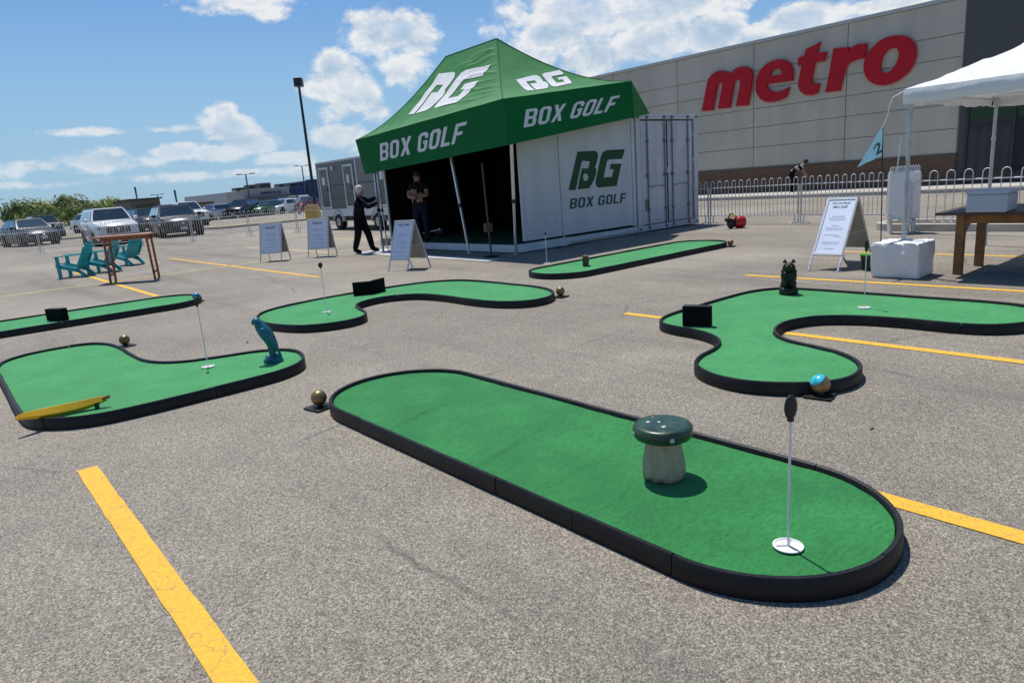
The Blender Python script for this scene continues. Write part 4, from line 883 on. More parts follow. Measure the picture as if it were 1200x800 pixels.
# ================================================================== POSTER BOARDS
def poster_lines(mb, fn, rows, seed):
    rnd = random.Random(seed)
    for (v, h, u0, u1) in rows:                       # rows of word-length strokes, too small to read
        u = u0
        while u < u1-.02:
            w = rnd.uniform(.03, .10); e = min(u1, u+w); mb.prism([(u, v), (e, v), (e, v+h), (u, v+h)], 0, .0012, fn); u = e+.014
def a_frame(fl, fr, br, H, label, title, seed):
    FL, FR, BR = gp(*fl), gp(*fr), gp(*br); BL = FL+(BR-FR); A_L = (FL+BL)/2+Vector((0, 0, H)); A_R = (FR+BR)/2+Vector((0, 0, H))
    c = (FL+BR)/2; th = thing('poster_board', label, 'sign', (c.x, c.y, 0), 0, 'white folding poster boards')
    W = lambda n, mb, m, par=None, **k: part(par or th, n, mb, m, world=True, root=th, **k)
    for side, (f0, f1, a0, a1) in enumerate(((FL, FR, A_L, A_R), (BR, BL, A_R, A_L))):
        ux = (f1-f0).normalized(); up = (a0-f0).normalized(); n = ux.cross(up).normalized(); L = (a0-f0).length; wd = (f1-f0).length
        if side == 1: a0 = a0+n*.012; a1 = a1+n*.012
        for f, a, s in ((f0, a0, 1), (f1, a1, -1)):
            mb = MB(); mb.bar(f+ux*.012*s, a+ux*.012*s, .024, .020, up=n); W('leg', mb, M_ALU, bevel=.003)
        zb = .20*L/H
        fn = lambda u, v, w: f0+ux*(.012+(wd-.024)*u)+up*(zb+(L-zb)*v)+n*(w)
        mb = MB(); mb.prism(rect(.02, .0, .98, .99), -.006, .006, fn); bd = W('board', mb, M_SIGNB if True else M_WHT)
        mb = MB()
        for a_, b_ in (((0, .0), (1, .045)), ((0, .955), (1, 1.0)), ((0, .045), (.055, .955)), ((.945, .045), (1, .955))): mb.prism(rect(a_[0], a_[1], b_[0], b_[1]), .0065, .017, fn)
        W('snap_frame', mb, M_WHT, bevel=.003)
        mb = MB(); mb.prism(rect(.056, .046, .944, .954), .0062, .0085, fn); ps = W('poster', mb, M_POST)
        mb = MB(); fl_ = lambda u, v, w: fn(u, v, .009+w)
        if title:
            tv = .87
            for ti, s in enumerate(title):
                V, Fs, asp = text_mesh(s, 1.0, .025); hh = .045 if len(title) > 1 else .055; ww = hh*asp*(L-zb)/wd; ww_ = min(ww, .62); hh *= ww_/ww
                mb.add([fl_(.5-ww_/2+v.x*hh*(L-zb)/wd, tv-ti*.062+v.y*hh, .001) for v in V], Fs)
        else: poster_lines(mb, fl_, [(.86, .028, .24, .76), (.82, .022, .3, .7)], seed)
        part(ps, 'poster_title', mb, M_INK, world=True, root=th, kind='stuff')
        mb = MB(); rows = [(.66, .013, .30, .72), (.63, .010, .22, .80), (.60, .010, .25, .78), (.50, .012, .38, .62), (.46, .010, .20, .80), (.43, .010, .24, .76), (.34, .010, .2, .72), (.31, .012, .55, .8), (.22, .010, .18, .80), (.19, .010, .22, .78), (.11, .010, .34, .66)]
        poster_lines(mb, fl_, rows, seed+side); part(ps, 'poster_text', mb, M_INKL, world=True, root=th, kind='stuff')
    mb = MB(); mb.bar((FL+A_L)/2, (BL+A_L)/2, .008); mb.bar((FR+A_R)/2, (BR+A_R)/2, .008); W('spreader', mb, M_GALV)
    mb = MB(); mb.bar(A_L, A_R, .035, .03); W('hinge_bar', mb, M_ALU, bevel=.004)
a_frame((305, 307.5), (330.5, 306), (341.5, 303.8), .93, 'leftmost white poster board, beside the yellow bay line', None, 1)
a_frame((361, 302), (385.5, 300.8), (396, 299.3), .95, 'white poster board to the left of the man in black', None, 2)
a_frame((455, 318), (478, 317.5), (505.5, 313), .92, 'white poster board standing in front of the dark tent opening', ['WELCOME'], 3)
a_frame((946, 317.5), (982.5, 319), (1023, 304.5), .94, "white poster board beside the white weight block on the right", ["How It's Played", 'Mini Golf'], 4)

# ================================================================== BARRIERS
HOOP = {}; M_BAR = mat('barrier_pale_zinc', (.66, .66, .65), .5, .1, .12, 9, dirt=(.42, .38, .32, .35))
def hoop_mesh(w, z0, z1, r):
    k = (w, r)
    if k not in HOOP:
        mb = MB(); pts = [(-w/2, 0, z0)]+[(-w/2*cos(a*pi/6), 0, z1-w/2+w/2*sin(a*pi/6)) for a in range(7)]+[(w/2, 0, z0)]; mb.tube(pts, r, 5); HOOP[k] = mb.mesh('hoop', M_BAR, 180)
    return HOOP[k]
def barrier(a, b, label, n=12, H=1.10, grp='steel crowd barriers round the lot'):
    a = Vector(a); b = Vector(b); d = b-a; L = d.length; th = thing('crowd_barrier', label, 'barrier', (a.x, a.y, 0), atan2(d.y, d.x), grp)
    mb = MB()
    for z in (.22, H-.17): mb.cyl((.03, 0, z), (L-.03, 0, z), .013, n=6)
    for x in (.03, L-.03): mb.cyl((x, 0, .02), (x, 0, H-.17), .015, n=6)
    part(th, 'frame', mb, M_BAR, smooth=50)
    for x in (.12, L-.12):
        mb = MB(); mb.tube([(x, -.24, .012), (x, -.18, .03), (x, 0, .05), (x, .18, .03), (x, .24, .012)], .013, 6); mb.cyl((x, 0, .04), (x, 0, .22), .013, n=6); part(th, 'foot', mb, M_BAR, smooth=50)
    me = hoop_mesh(round(L/n*.48, 3), .22, H, .0085)
    for k in range(n): o = link('hoop', me, th); o.location = (L*(k+.5)/n, 0, 0)
    return th
rt = [(15.84, 17.9), (15.84, 15.44), (15.84, 12.98), (15.84, 10.52), (15.84, 8.06), (15.45, 5.64)]
nm = ['far behind the container', 'behind the container', 'hidden mostly by the container end', 'beside the container end behind the red canister', 'behind the white poster board on the right']
for i in range(5): barrier(rt[i+1], rt[i], 'steel hoop barrier '+nm[i])
q0 = Vector((13.95, 5.02)); d = Vector((-.16, -1)).normalized()
for i, s in enumerate(('right behind the brown table', 'further right behind the white tent', 'at the right edge of the picture')):
    barrier(q0+d*2.35*(i+1)-d*.05, q0+d*2.35*i, 'wide hooped steel barrier '+s, 8, 1.12)
lf = [(-3.0, 41.2), (-1.3, 39.6), (.4, 38.0), (2.1, 36.4), (3.7, 35.1), (5.4, 34.0), (7.0, 32.6), (8.75, 31.25), (11.1, 31.0), (12.6, 29.3), (14.9, 29.0) ]
nm = ['at the far left edge', 'left of the black sedan', 'before the black sedan', 'between the black sedan and the white SUV', 'before the white SUV', 'behind the orange high table', 'between the white and the dark SUV', 'before the dark SUV', 'right of the dark SUV', 'behind the leftmost poster boards', 'next to the trailer']
for i in range(len(lf)-1): barrier(lf[i], lf[i+1], 'steel hoop barrier '+nm[i])

# ================================================================== VEHICLES
def paint(name, col, metal=.25, rough=.28): return mat(name, col, rough if max(col) > .1 else .34, metal if max(col) > .1 else 0, coat=.7 if max(col) > .1 else .2)
def car(label, cat, loc, rz, col, style='suv', L=4.7, Wd=1.86, H=1.70, grp='parked cars', fine=True, grille=True):
    th = thing('parked_car', label, cat, loc, rz, grp); hw = Wd/2; s_ = style
    hood = .62*H if s_ == 'suv' else .60*H; belt = .64*H
    prof = {'suv': [(0, .50*H, .80), (.03, .56*H, .90), (.10, .60*H, .965), (.25, .635*H, 1.0), (.34, .66*H, 1.0), (.60, .665*H, 1.0), (.86, .68*H, .99), (.96, .66*H, .95), (1, .60*H, .88)],
            'sedan': [(0, .42*H, .78), (.03, .50*H, .88), (.10, .56*H, .96), (.25, .61*H, 1.0), (.36, .64*H, 1.0), (.60, .65*H, 1.0), (.82, .67*H, .97), (.95, .66*H, .90), (1, .58*H, .82)],
            'pickup': [(0, .55*H, .86), (.03, .60*H, .93), (.10, .62*H, .98), (.25, .64*H, 1.0), (.34, .65*H, 1.0), (.58, .65*H, 1.0), (.62, .64*H, 1.0), (.98, .64*H, .99), (1, .60*H, .96)]}[s_]
    mb = MB(); rings = []
    for t, z, w in prof:
        x = L/2-t*L; y = hw*w; zb = .20 if .06 < t < .95 else .30
        rings.append([(x, -y*.93, zb), (x, -y, zb+.14), (x, -y*1.0, z*.72), (x, -y*.975, z*.93), (x, -y*.90, z), (x, 0, z+.035), (x, y*.90, z), (x, y*.975, z*.93), (x, y, z*.72), (x, y, zb+.14), (x, y*.93, zb)])
    m_ = len(rings[0]); V = [v for r in rings for v in r]; F = [(a*m_+b, a*m_+(b+1) % m_, (a+1)*m_+(b+1) % m_, (a+1)*m_+b) for a in range(len(rings)-1) for b in range(m_)]+[tuple(range(m_)), tuple((len(rings)-1)*m_+b for b in range(m_-1, -1, -1))]
    mb.add(V, F); part(th, 'body', mb, col, smooth=38)
    gh = {'suv': [(.25, .36, .93, .98)], 'sedan': [(.27, .40, .72, .90)], 'pickup': [(.27, .37, .58, .62)]}[s_][0]
    x0, x1, x2, x3 = [L/2-t*L for t in gh]; zt = H; zb = belt+.02; wb = hw*.93; wt = hw*.69
    def gy(z): return wb+(wt-wb)*((z-zb)/(zt-zb))**1.3
    mb = MB(); rg = []
    for f in (0, .35, .7, .9, 1.0):
        z = zb+(zt-zb)*f; y = gy(z)*(1 if f < 1 else .93); a = x0+(x1-x0)*f**.9; b = x3+(x2-x3)*f**.9
        rg.append([(a, -y*.97, z), (a+.03, 0, z), (a, y*.97, z), (b, y*.97, z), (b-.03, 0, z), (b, -y*.97, z)])
    V = [v for r in rg for v in r]; F = [(a*6+b, a*6+(b+1) % 6, (a+1)*6+(b+1) % 6, (a+1)*6+b) for a in range(4) for b in range(6)]+[tuple(24+b for b in range(6))]
    mb.add(V, F); part(th, 'cabin', mb, col, smooth=38)
    def gx(f, fr): return (x0+(x1-x0)*f**.9) if fr else (x3+(x2-x3)*f**.9)
    def pane(f0, f1, fr):
        q = MB(); e = .012 if fr else -.012; P = []
        for f in (f0, (f0+f1)/2, f1):
            z = zb+(zt-zb)*f; y = gy(z)*.97-.07; P += [(gx(f, fr)+e, -y, z+.004), (gx(f, fr)+.03*(1 if fr else -1)+e, 0, z+.004), (gx(f, fr)+e, y, z+.004)]
        q.add(P, [(0, 1, 4, 3), (1, 2, 5, 4), (3, 4, 7, 6), (4, 5, 8, 7)]); return q
    part(th, 'windscreen', pane(.06, .90, True), M_GLASS, smooth=180); part(th, 'rear_window', pane(.10, .86, False), M_GLASS, smooth=180)
    for s in (-1, 1):
        segs = 2 if s_ != 'suv' else 3; xa = x0-.10; xb = x3+.10
        for k in range(segs):
            a0 = k/segs+.012; a1 = (k+1)/segs-.012; P = []
            for f in (.12, .82):
                z = zb+(zt-zb)*f; y = (gy(z)+.010)*s; A = gx(f, True)-.09; B = gx(f, False)+.08; P += [(A+(B-A)*a0, y*.985, z), (A+(B-A)*a1, y*.985, z)]
            q = MB(); q.add(P, [(0, 1, 3, 2)]); part(th, 'side_window', q, M_GLASS)
        q = MB(); q.ball((x0-.18, s*(hw+.09), belt+.08), (.07, .12, .085), 12, 8); part(th, 'wing_mirror', q, col, smooth=180)
        # lamps
        q = MB(); q.box((L/2-.13, s*hw*.70, prof[0][1]*.93), (.22, hw*.34, .13), Matrix.Rotation(-s*.28, 3, 'Z')); part(th, 'headlight', q, M_LAMP, bevel=.03, smooth=60)
        q = MB(); q.box((-L/2+.05, s*hw*.78, prof[-1][1]*.93), (.12, hw*.26, .18)); part(th, 'tail_lamp', q, mat('tail_lamp_red', (.35, .01, .01), .2, coat=.5), bevel=.02)
        for xw in (L*.5-.20*L, -L*.5+.21*L):
            wr = .345 if s_ != 'sedan' else .32
            q = MB(); q.cyl((xw, s*(hw-.27), wr), (xw, s*(hw+.012), wr), wr+.055, n=22); part(th, 'wheel_arch', q, M_BLK, smooth=50)
            q = MB(); q.lathe([(wr*.60, -.11), (wr*.95, -.11), (wr, -.08), (wr, .08), (wr*.95, .11), (wr*.60, .11)], (xw, s*(hw-.07), wr), 22, Matrix.Rotation(pi/2, 3, 'X')); wo_ = part(th, 'wheel', q, M_TYRE, smooth=50)
            if fine:
                q = MB(); yy = s*(hw+.03); q.lathe([(wr*.60, -.02), (wr*.56, .0), (1e-6, .0)], (xw, yy-.02*s, wr), 20, Matrix.Rotation(pi/2, 3, 'X'))
                for k in range(5): a = k*2*pi/5; q.bar((xw, yy, wr), (xw+cos(a)*wr*.55, yy, wr+sin(a)*wr*.55), .05, .03, up=(0, 1, 0))
                part(wo_, 'rim', q, M_RIM, smooth=40)
    z0 = prof[0][1]
    q = MB(); q.box((L/2-.01, 0, z0*.80), (.10, hw*1.02, z0*.30)); gr = part(th, 'grille', q, M_BLK, bevel=.03)
    if fine:
        for k in range(7 if grille else 3):
            q = MB()
            if grille: q.box((L/2+.045, (k-3)*hw*.13, z0*.80), (.02, .035, z0*.27))
            else: q.box((L/2+.045, 0, z0*(.72+.08*k)), (.02, hw*.98, .02))
            part(gr, 'grille_bar', q, M_CHROME if grille else M_RIM)
        q = MB(); q.ball((L/2+.055, 0, z0*.86), (.02, .08, .06), 12, 8); part(gr, 'badge', q, M_CHROME, smooth=180)
    q = MB(); q.box((L/2-.03, 0, .36), (.22, hw*1.80, .22)); part(th, 'front_bumper', q, mat('bumper_dark', (.03, .03, .032), .5) if s_ != 'sedan' else col, bevel=.05, smooth=60)
    q = MB(); q.box((-L/2+.05, 0, .42), (.20, hw*1.75, .24)); part(th, 'rear_bumper', q, mat('bumper_dark', (.03, .03, .032), .5), bevel=.05, smooth=60)
    q = MB(); q.box((L/2+.085, 0, .44), (.012, .30, .15)); part(th, 'number_plate', q, M_WHT)
    if s_ == 'pickup':
        q = MB(); q.box((-L*.30, 0, .655*H), (L*.34, hw*1.66, .03)); part(th, 'load_bed', q, M_BLK)
    if fine:
        for s in (-1, 1):
            if s_ == 'suv': q = MB(); q.tube([(x1-.15, s*wt*.93, zt-.01), (x1-.3, s*wt*.93, zt+.05), (x2+.4, s*wt*.93, zt+.05), (x2+.2, s*wt*.93, zt-.01)], .018, 6); part(th, 'roof_rail', q, M_BLK, smooth=50)
            for xx in (.05, -.95):
                q = MB(); q.box((xx, s*(hw+.005), belt*.90), (.20, .03, .035)); part(th, 'door_handle', q, col, bevel=.01)
                q = MB(); q.box((xx+.34, s*(hw+.001), belt*.62), (.012, .012, belt*.62)); part(th, 'door_gap', q, M_BLK)
    return th
C_W, C_K, C_G = paint('car_white', (.70, .70, .70), 0), paint('car_black', (.012, .013, .015)), paint('car_graphite', (.016, .019, .022), .1)
C_S, C_D, C_R, C_N, C_GR = paint('car_silver', (.42, .44, .46), .6), paint('car_navy', (.02, .03, .06)), paint('car_dark_red', (.16, .012, .015)), paint('car_green', (.07, .15, .05)), paint('car_grey', (.16, .17, .18), .5)
fw = lambda a: -pi/2-HEAD*0+a
p = gp(131, 287); car('white SUV with black glass and chrome grille parked behind the teal chairs', 'car', (p.x+.32, p.y+1.6, 0), fw(-.02), C_W, 'suv', 4.75, 1.92, 1.72)
p = gp(208, 277.5); car('dark graphite SUV parked behind the barrier to the right of the white one', 'car', (p.x+.48, p.y+1.8, 0), fw(-.10), C_G, 'suv', 4.7, 2.05, 1.62, grille=False)
p = gp(70, 279); car('black sedan at the far left behind the barriers', 'car', (p.x-.4, p.y+3.2, 0), fw(.02), C_K, 'suv', 4.7, 1.9, 1.66)
p = at_depth(217, 246, 54); car('white pickup parked behind the dark SUV', 'truck', (p.x, p.y, 0), fw(.0), C_W, 'pickup', 5.4, 2.0, 1.85)
p = at_depth(168, 250, 50); car('black SUV between the white and the graphite SUVs, further back', 'car', (p.x, p.y, 0), fw(.1), C_K, 'suv', 4.7, 1.9, 1.60)
p = at_depth(110, 250, 58); car('white car showing just its roof behind the white SUV', 'car', (p.x, p.y, 0), fw(.4), C_W, 'sedan', 4.6, 1.85, 1.6, fine=False)
p = at_depth(28, 250, 40); car('low black sedan beyond the left barriers at the picture edge', 'car', (p.x, p.y, 0), fw(.2), C_K, 'sedan', 4.6, 1.85, 1.5)
row = [(252, 68, C_S, 'sedan', 'silver sedan at the left end of the distant row'), (268, 72, C_K, 'sedan', 'black sedan second in the distant row'), (286, 70, C_K, 'suv', 'black SUV in the distant row under the lamp post'), (300, 74, C_S, 'sedan', 'blueish silver sedan right of the distant lamp post'), (313, 72, C_N, 'sedan', 'green car in the distant row'), (324, 80, C_D, 'suv', 'navy SUV in the distant row'), (336, 74, C_W, 'sedan', 'white car in the distant row left of the pedestrian'), (360, 76, C_R, 'sedan', 'dark red car in the distant row left of the trailer'), (350, 84, C_W, 'suv', 'white SUV behind the pedestrian')]
for i, (px, D, c, st, lb) in enumerate(row):
    p = at_depth(px, 245, D); car(lb, 'car', (p.x, p.y, 0), pi+.35+.2*(i % 3), c, st, 4.6, 1.85, 1.5 if st == 'sedan' else 1.75, 'cars of the distant row', fine=False)

# ================================================================== TRAILER
th = thing('restroom_trailer', 'grey boxy trailer with two narrow white framed doors behind the tent', 'trailer', (14, 26, 0))
W = lambda n, mb, m, par=None, **k: part(par or th, n, mb, m, world=True, root=th, **k)
M_TG = mat('trailer_grey', (.088, .083, .076), .38, .25, .08, 1.5, .08, 3, coat=.2); M_TGL = mat('trailer_light_grey', (.17, .162, .15), .4, .2, .06, 1.5)
XT = 14.0
mb = MB(); mb.bx((XT, 22.0, .70), (XT+2.3, 29.65, 2.93)); W('body', mb, M_TG, bevel=.04)
mb = MB(); mb.bx((XT-.012, 22.02, .58), (XT+2.28, 29.63, .90)); W('lower_skirt', mb, M_WHT, bevel=.01)
mb = MB(); mb.bx((XT-.012, 21.98, 2.87), (XT+2.32, 29.67, 2.95)); W('roof_trim', mb, M_GALV, bevel=.01)
mb = MB(); mb.bx((XT-.008, 22.02, 1.90), (XT+.0, 29.6, 1.93)); W('belt_trim', mb, M_BLK)
for y in (22.0, 25.95, 29.58): mb = MB(); mb.bx((XT-.014, y, .90), (XT+.02, y+.07, 2.87)); W('corner_trim', mb, M_ALU)
mb = MB(); mb.bx((XT-.006, 22.08, .91), (XT+.004, 25.94, 1.89)); mb.bx((XT-.006, 22.08, 1.94), (XT+.004, 25.94, 2.86)); W('side_panel', mb, M_TGL)
for (a, b) in ((28.50, 29.42), (26.25, 27.10), (23.5, 24.4)):
    mb = MB(); mb.bx((XT-.03, a, .92), (XT-.002, b, 2.70)); d = W('door', mb, M_WHT, bevel=.006)
    mb = MB(); mb.bx((XT-.036, a+.09, 1.0), (XT-.031, b-.09, 2.62)); W('door_leaf', mb, M_TG, d)
    mb = MB(); mb.bx((XT-.04, a+.33, 1.95), (XT-.0365, b-.30, 2.28)); W('door_notice', mb, M_WHT, d)
    mb = MB(); mb.bx((XT-.07, a+.12, 1.65), (XT-.037, a+.17, 1.85)); W('door_handle', mb, M_BLK, d)
for y in (28.0, 25.0):
    mb = MB(); mb.box((XT-.04, y, 2.62), (.07, .12, .16)); W('lamp', mb, M_WHT, bevel=.01)
mb = MB(); mb.bx((XT+.7, 25.0, 2.95), (XT+1.6, 26.6, 3.16)); W('air_conditioner', mb, M_WHT, bevel=.05)
for y in (28.0, 24.6):
    mb = MB(); mb.cyl((XT-.03, y, .34), (XT+.18, y, .34), .34, n=24); w = W('wheel', mb, M_TYRE, smooth=50)
    mb = MB(); mb.cyl((XT-.04, y, .34), (XT-.028, y, .34), .18, n=18); W('rim', mb, M_RIM, w, smooth=50)
    mb = MB(); pts = [(XT-.02, y+.47*cos(a*pi/10), .36+.47*sin(a*pi/10)) for a in range(11)]
    mb.add([Vector(p_)+Vector((o, 0, 0)) for p_ in pts for o in (-.06, .18)], [(2*i, 2*i+1, 2*i+3, 2*i+2) for i in range(10)]); mb.tube(pts, .035, 6); W('fender', mb, M_WHT, smooth=60)
mb = MB(); mb.bx((XT+.1, 22.2, .38), (XT+.2, 29.4, .57)); mb.bx((XT+2.0, 22.2, .38), (XT+2.1, 29.4, .57)); W('chassis', mb, M_BLK)
# yellow bin
p = gp(368, 259); th = thing('yellow_bin', 'yellow slatted bin standing left of the trailer', 'bin', (p.x, p.y, 0), -HEAD)
mb = MB(); MY = mat('yellow_plastic', (.62, .36, .03), .5, 0, .2, 5); mb.bx((-.42, -.3, .08), (.42, .3, .84)); part(th, 'bin_body', mb, MY, bevel=.02)
for k in range(6): mb = MB(); mb.bx((-.41+k*.14, -.33, .1), (-.31+k*.14, -.302, .88+.05*(k % 2))); part(th, 'slat', mb, MY, bevel=.006)
for k in range(3): mb = MB(); mb.ball((-.25+.25*k, 0, .9), (.16, .14, .12), 10, 6); part(th, 'refuse_bag', mb, mat('brown_bag', (.2, .12, .04), .6), smooth=180)

# ================================================================== FAR BUILDINGS
def frontal(px0, px1, py_top, D, depth, name, label, m, base=0):
    """a building whose front faces -Y, spanning two measured columns"""
    a = at_depth(px0, py_top, D); y = a.y; b = on_plane(1, y, px1, py_top); return a.x, b.x, y, a.z
a = at_depth(284, 223.3, 225); Y_ = a.y; xa = a.x; Ht = a.z; xb = on_plane(1, Y_, 339, 220).x
th = thing('toy_store', 'long low pale grey store with purple lettering and rooftop units far behind the cars', 'building', (xa, Y_, 0))
W = lambda n, mb, m, par=None, **k: part(par or th, n, mb, m, world=True, root=th, **k)
M_ST = mat('store_grey_wall', (.36, .35, .335), .8, 0, .05, .2)
mb = MB(); mb.bx((xa, Y_, 0), (xb, Y_+16, Ht)); W('wall', mb, M_ST, bevel=.1)
yl = on_plane(0, xa, 215, 232).y; mb = MB(); mb.bx((xa+.3, Y_+16, 0), (xb, yl, Ht*.99)); W('side_wall', mb, mat('store_side_wall', (.46, .46, .46), .8, 0, .05, .2))
mb = MB(); mb.bx((xa-.15, Y_-.15, Ht), (xb+.1, Y_+.5, Ht+.25)); W('roof_flashing', mb, M_FLASH)
mb = MB(); mb.bx((xa+.9, Y_-3.2, Ht*.50), (xb-.5, Y_-.05, Ht*.60)); W('front_canopy', mb, mat('store_canopy', (.12, .12, .12), .6))
for k in range(8): mb = MB(); w_ = (xb-xa-2)/8; mb.bx((xa+1+w_*k, Y_-.12, .2), (xa+1+w_*k+w_*.9, Y_-.04, Ht*.47)); W('window', mb, mat('far_store_glass', (.05, .06, .07), .1, spec=.8))
V, Fs, asp = text_mesh('BABIES R US', 1.0, .04); hh = Ht*.16; sc_ = hh
cx_ = on_plane(1, Y_, 317.5, 225).x; cz_ = on_plane(1, Y_, 317.5, 225.5).z
mb = MB(); ex = (xb-xa)*.44/(asp*hh); mb.add([Vector((cx_+(v.x-asp/2)*hh*ex, Y_-.12, cz_+(v.y-.5)*hh)) for v in V], Fs); W('sign_lettering', mb, mat('sign_purple', (.035, .015, .09), .5))
for px0, px1, h0 in ((279, 291, 1.0), (294, 303, 1.7), (307.5, 321, 2.0), (330, 336, 1.4), (343, 353, 1.4)):
    x0_ = on_plane(1, Y_, px0, 222).x; x1_ = on_plane(1, Y_, px1, 222).x; mb = MB(); mb.bx((x0_, Y_+2, Ht+.02), (x1_, Y_+6, Ht+h0)); u = W('rooftop_unit', mb, mat('rooftop_grey', (.13, .13, .135), .6, 0, .2, .3), bevel=.1)
    mb = MB(); mb.bx((x0_+.3, Y_+1.9, Ht+h0*.3), (x1_-.3, Y_+1.98, Ht+h0*.8)); W('vent_grille', mb, mat('vent_black', (.03, .03, .03), .7), u)
xc = on_plane(1, Y_, 357, 214).x; xd = on_plane(1, Y_, 440, 214).x; Hb = on_plane(1, Y_, 357, 212).z; Hc = on_plane(1, Y_, 345, 220).z
th = thing('blue_store', 'dark blue store front right of the pale grey store', 'building', (xb, Y_, 0)); M_BL = mat('store_blue', (.008, .035, .12), .6, 0, .08, .3)
W = lambda n, mb, m, par=None, **k: part(par or th, n, mb, m, world=True, root=th, **k)
mb = MB(); mb.bx((xb+.1, Y_-.4, 0), (xc, Y_+20, Hc)); W('low_wing', mb, M_BL, bevel=.1)
mb = MB(); mb.bx((xc+.02, Y_-1.2, 0), (xd, Y_+20, Hb)); W('high_wing', mb, M_BL, bevel=.1)
mb = MB(); mb.bx((xb+.6, Y_-.7, .2), (xc-.5, Y_-.45, 2.6)); W('shop_window', mb, mat('far_store_glass', (.05, .06, .07), .1))
mb = MB(); mb.bx((xc+.02, Y_-1.3, Hb), (xd, Y_-.9, Hb+.3)); W('roof_flashing', mb, M_BL)
# small restaurant with raised corner
a = at_depth(151.5, 235, 92); xr = a.x; yr = a.y; b = on_plane(1, yr, 187, 233)
th = thing('restaurant', 'small dark grey pavilion with wide windows left of the dark SUV, far off', 'building', (xr, yr, 0)); hr = a.z
W = lambda n, mb, m, par=None, **k: part(par or th, n, mb, m, world=True, root=th, **k)
mb = MB(); mb.bx((xr, yr, 0), (b.x, yr+8, hr)); W('wall', mb, mat('taupe_stucco', (.13, .12, .105), .8, 0, .08, .5), bevel=.05)
mb = MB(); mb.bx((xr-.3, yr-.3, hr), (b.x+.3, yr+8.3, hr+.18)); W('roof_edge', mb, mat('taupe_dark', (.07, .065, .06), .7), bevel=.03)
for k in range(4):
    wx = (b.x-xr-1.2)/4; mb = MB(); mb.bx((xr+.7+wx*k, yr-.06, hr*.42), (xr+.7+wx*k+wx*.9, yr-.01, hr*.78)); W('window', mb, mat('pavilion_glass', (.03, .045, .02), .12, spec=.7))
    mb = MB(); mb.bx((xr+.7+wx*k, yr-.06, .8), (xr+.7+wx*k+wx*.9, yr-.01, hr*.36)); W('window', mb, mat('pavilion_glass', (.03, .045, .02), .12))
a = at_depth(188, 241.5, 110); c = on_plane(1, a.y, 247, 240)
th = thing('low_annex', 'long low pale building with dark roof edge between pavilion and store', 'building', (a.x, a.y, 0))
W = lambda n, mb, m, par=None, **k: part(par or th, n, mb, m, world=True, root=th, **k)
mb = MB(); mb.bx((a.x, a.y, 0), (c.x, a.y+9, a.z-.2)); W('wall', mb, mat('annex_wall', (.36, .34, .31), .8, 0, .06, .4))
mb = MB(); mb.bx((a.x-.4, a.y-.8, a.z-.2), (c.x+.4, a.y+9.2, a.z+.15)); W('roof', mb, mat('annex_roof', (.10, .085, .075), .7), bevel=.05)
for k in range(4): mb = MB(); x_ = a.x+1+k*(c.x-a.x-2)/4; mb.bx((x_, a.y-.05, .7), (x_+(c.x-a.x-2)/5, a.y-.01, a.z*.75)); W('window', mb, mat('far_store_glass', (.05, .06, .07), .1))

# ================================================================== LAMP POSTS
def lamp_post(base, top_px, label, kind):
    b = Vector(base); # height from the picture
    v = ray(*top_px); A = np.array([[v @ v, -v.z], [-v.z, 1]]); r = np.array([(b-CAM) @ v, -(b-CAM).z]); H = float(np.linalg.solve(A, r)[1])
    th = thing('lamp_post', label, 'lamp post', b, -HEAD, 'lamp posts of the parking lot')
    MP = mat('lamp_post_bronze', (.022, .020, .018), .5, .2)
    mb = MB(); mb.cyl((0, 0, 0), (0, 0, .75), .28, n=14); part(th, 'concrete_base', mb, M_CONC, smooth=50)
    w = .10 if kind == 'box' else .13
    mb = MB(); mb.cyl((0, 0, .75), (0, 0, H), w*1.15, w*.85, n=10); part(th, 'pole', mb, MP if kind == 'box' else mat('lamp_post_grey', (.11, .11, .11), .6), smooth=50)
    if kind == 'box':
        mb = MB(); mb.bx((-.28, -.28, H-.05), (.28, .28, H+.52)); part(th, 'lamp_head', mb, MP, bevel=.03); mb = MB(); mb.bx((-.24, -.24, H-.075), (.24, .24, H-.052)); part(th, 'lens', mb, M_GLASS)
    elif kind == 'T':
        for s in (-1, 1): mb = MB(); mb.bar((0, 0, H-.1), (s*1.0, 0, H), .08); mb.box((s*1.15, 0, H), (.9, .45, .16)); part(th, 'lamp_head', mb, mat('lamp_post_grey', (.11, .11, .11), .6))
    else:
        mb = MB(); mb.cyl((0, 0, H-2.2), (0, 0, H-.1), .14, .19, n=10); part(th, 'lamp_head', mb, mat('lamp_post_grey', (.11, .11, .11), .6))
    return th
p = gp(371.5, 254.5); lamp_post(p, (349.5, 101), 'tall dark lamp post with box shaped head behind the trailer', 'box')
p = at_depth(293.5, 240, 125); lamp_post((p.x, p.y, 0), (287.5, 204), 'thin lamp post with T shaped head before the pale grey store', 'T')
p = at_depth(163, 245, 140); lamp_post((p.x, p.y, 0), (158, 219), 'short post with thick head rising behind the pavilion', 'b')
p = at_depth(208, 242, 130); lamp_post((p.x, p.y, 0), (205, 222.5), 'plain post behind the low annex', 'b')
p = at_depth(360, 240, 150); lamp_post((p.x, p.y, 0), (356.5, 194), 'distant lamp post with T shaped head just left of the tall dark one', 'T')
p = at_depth(187, 243, 170); lamp_post((p.x, p.y, 0), (184.5, 228), 'tiny distant lamp post beside the pavilion roof', 'T')

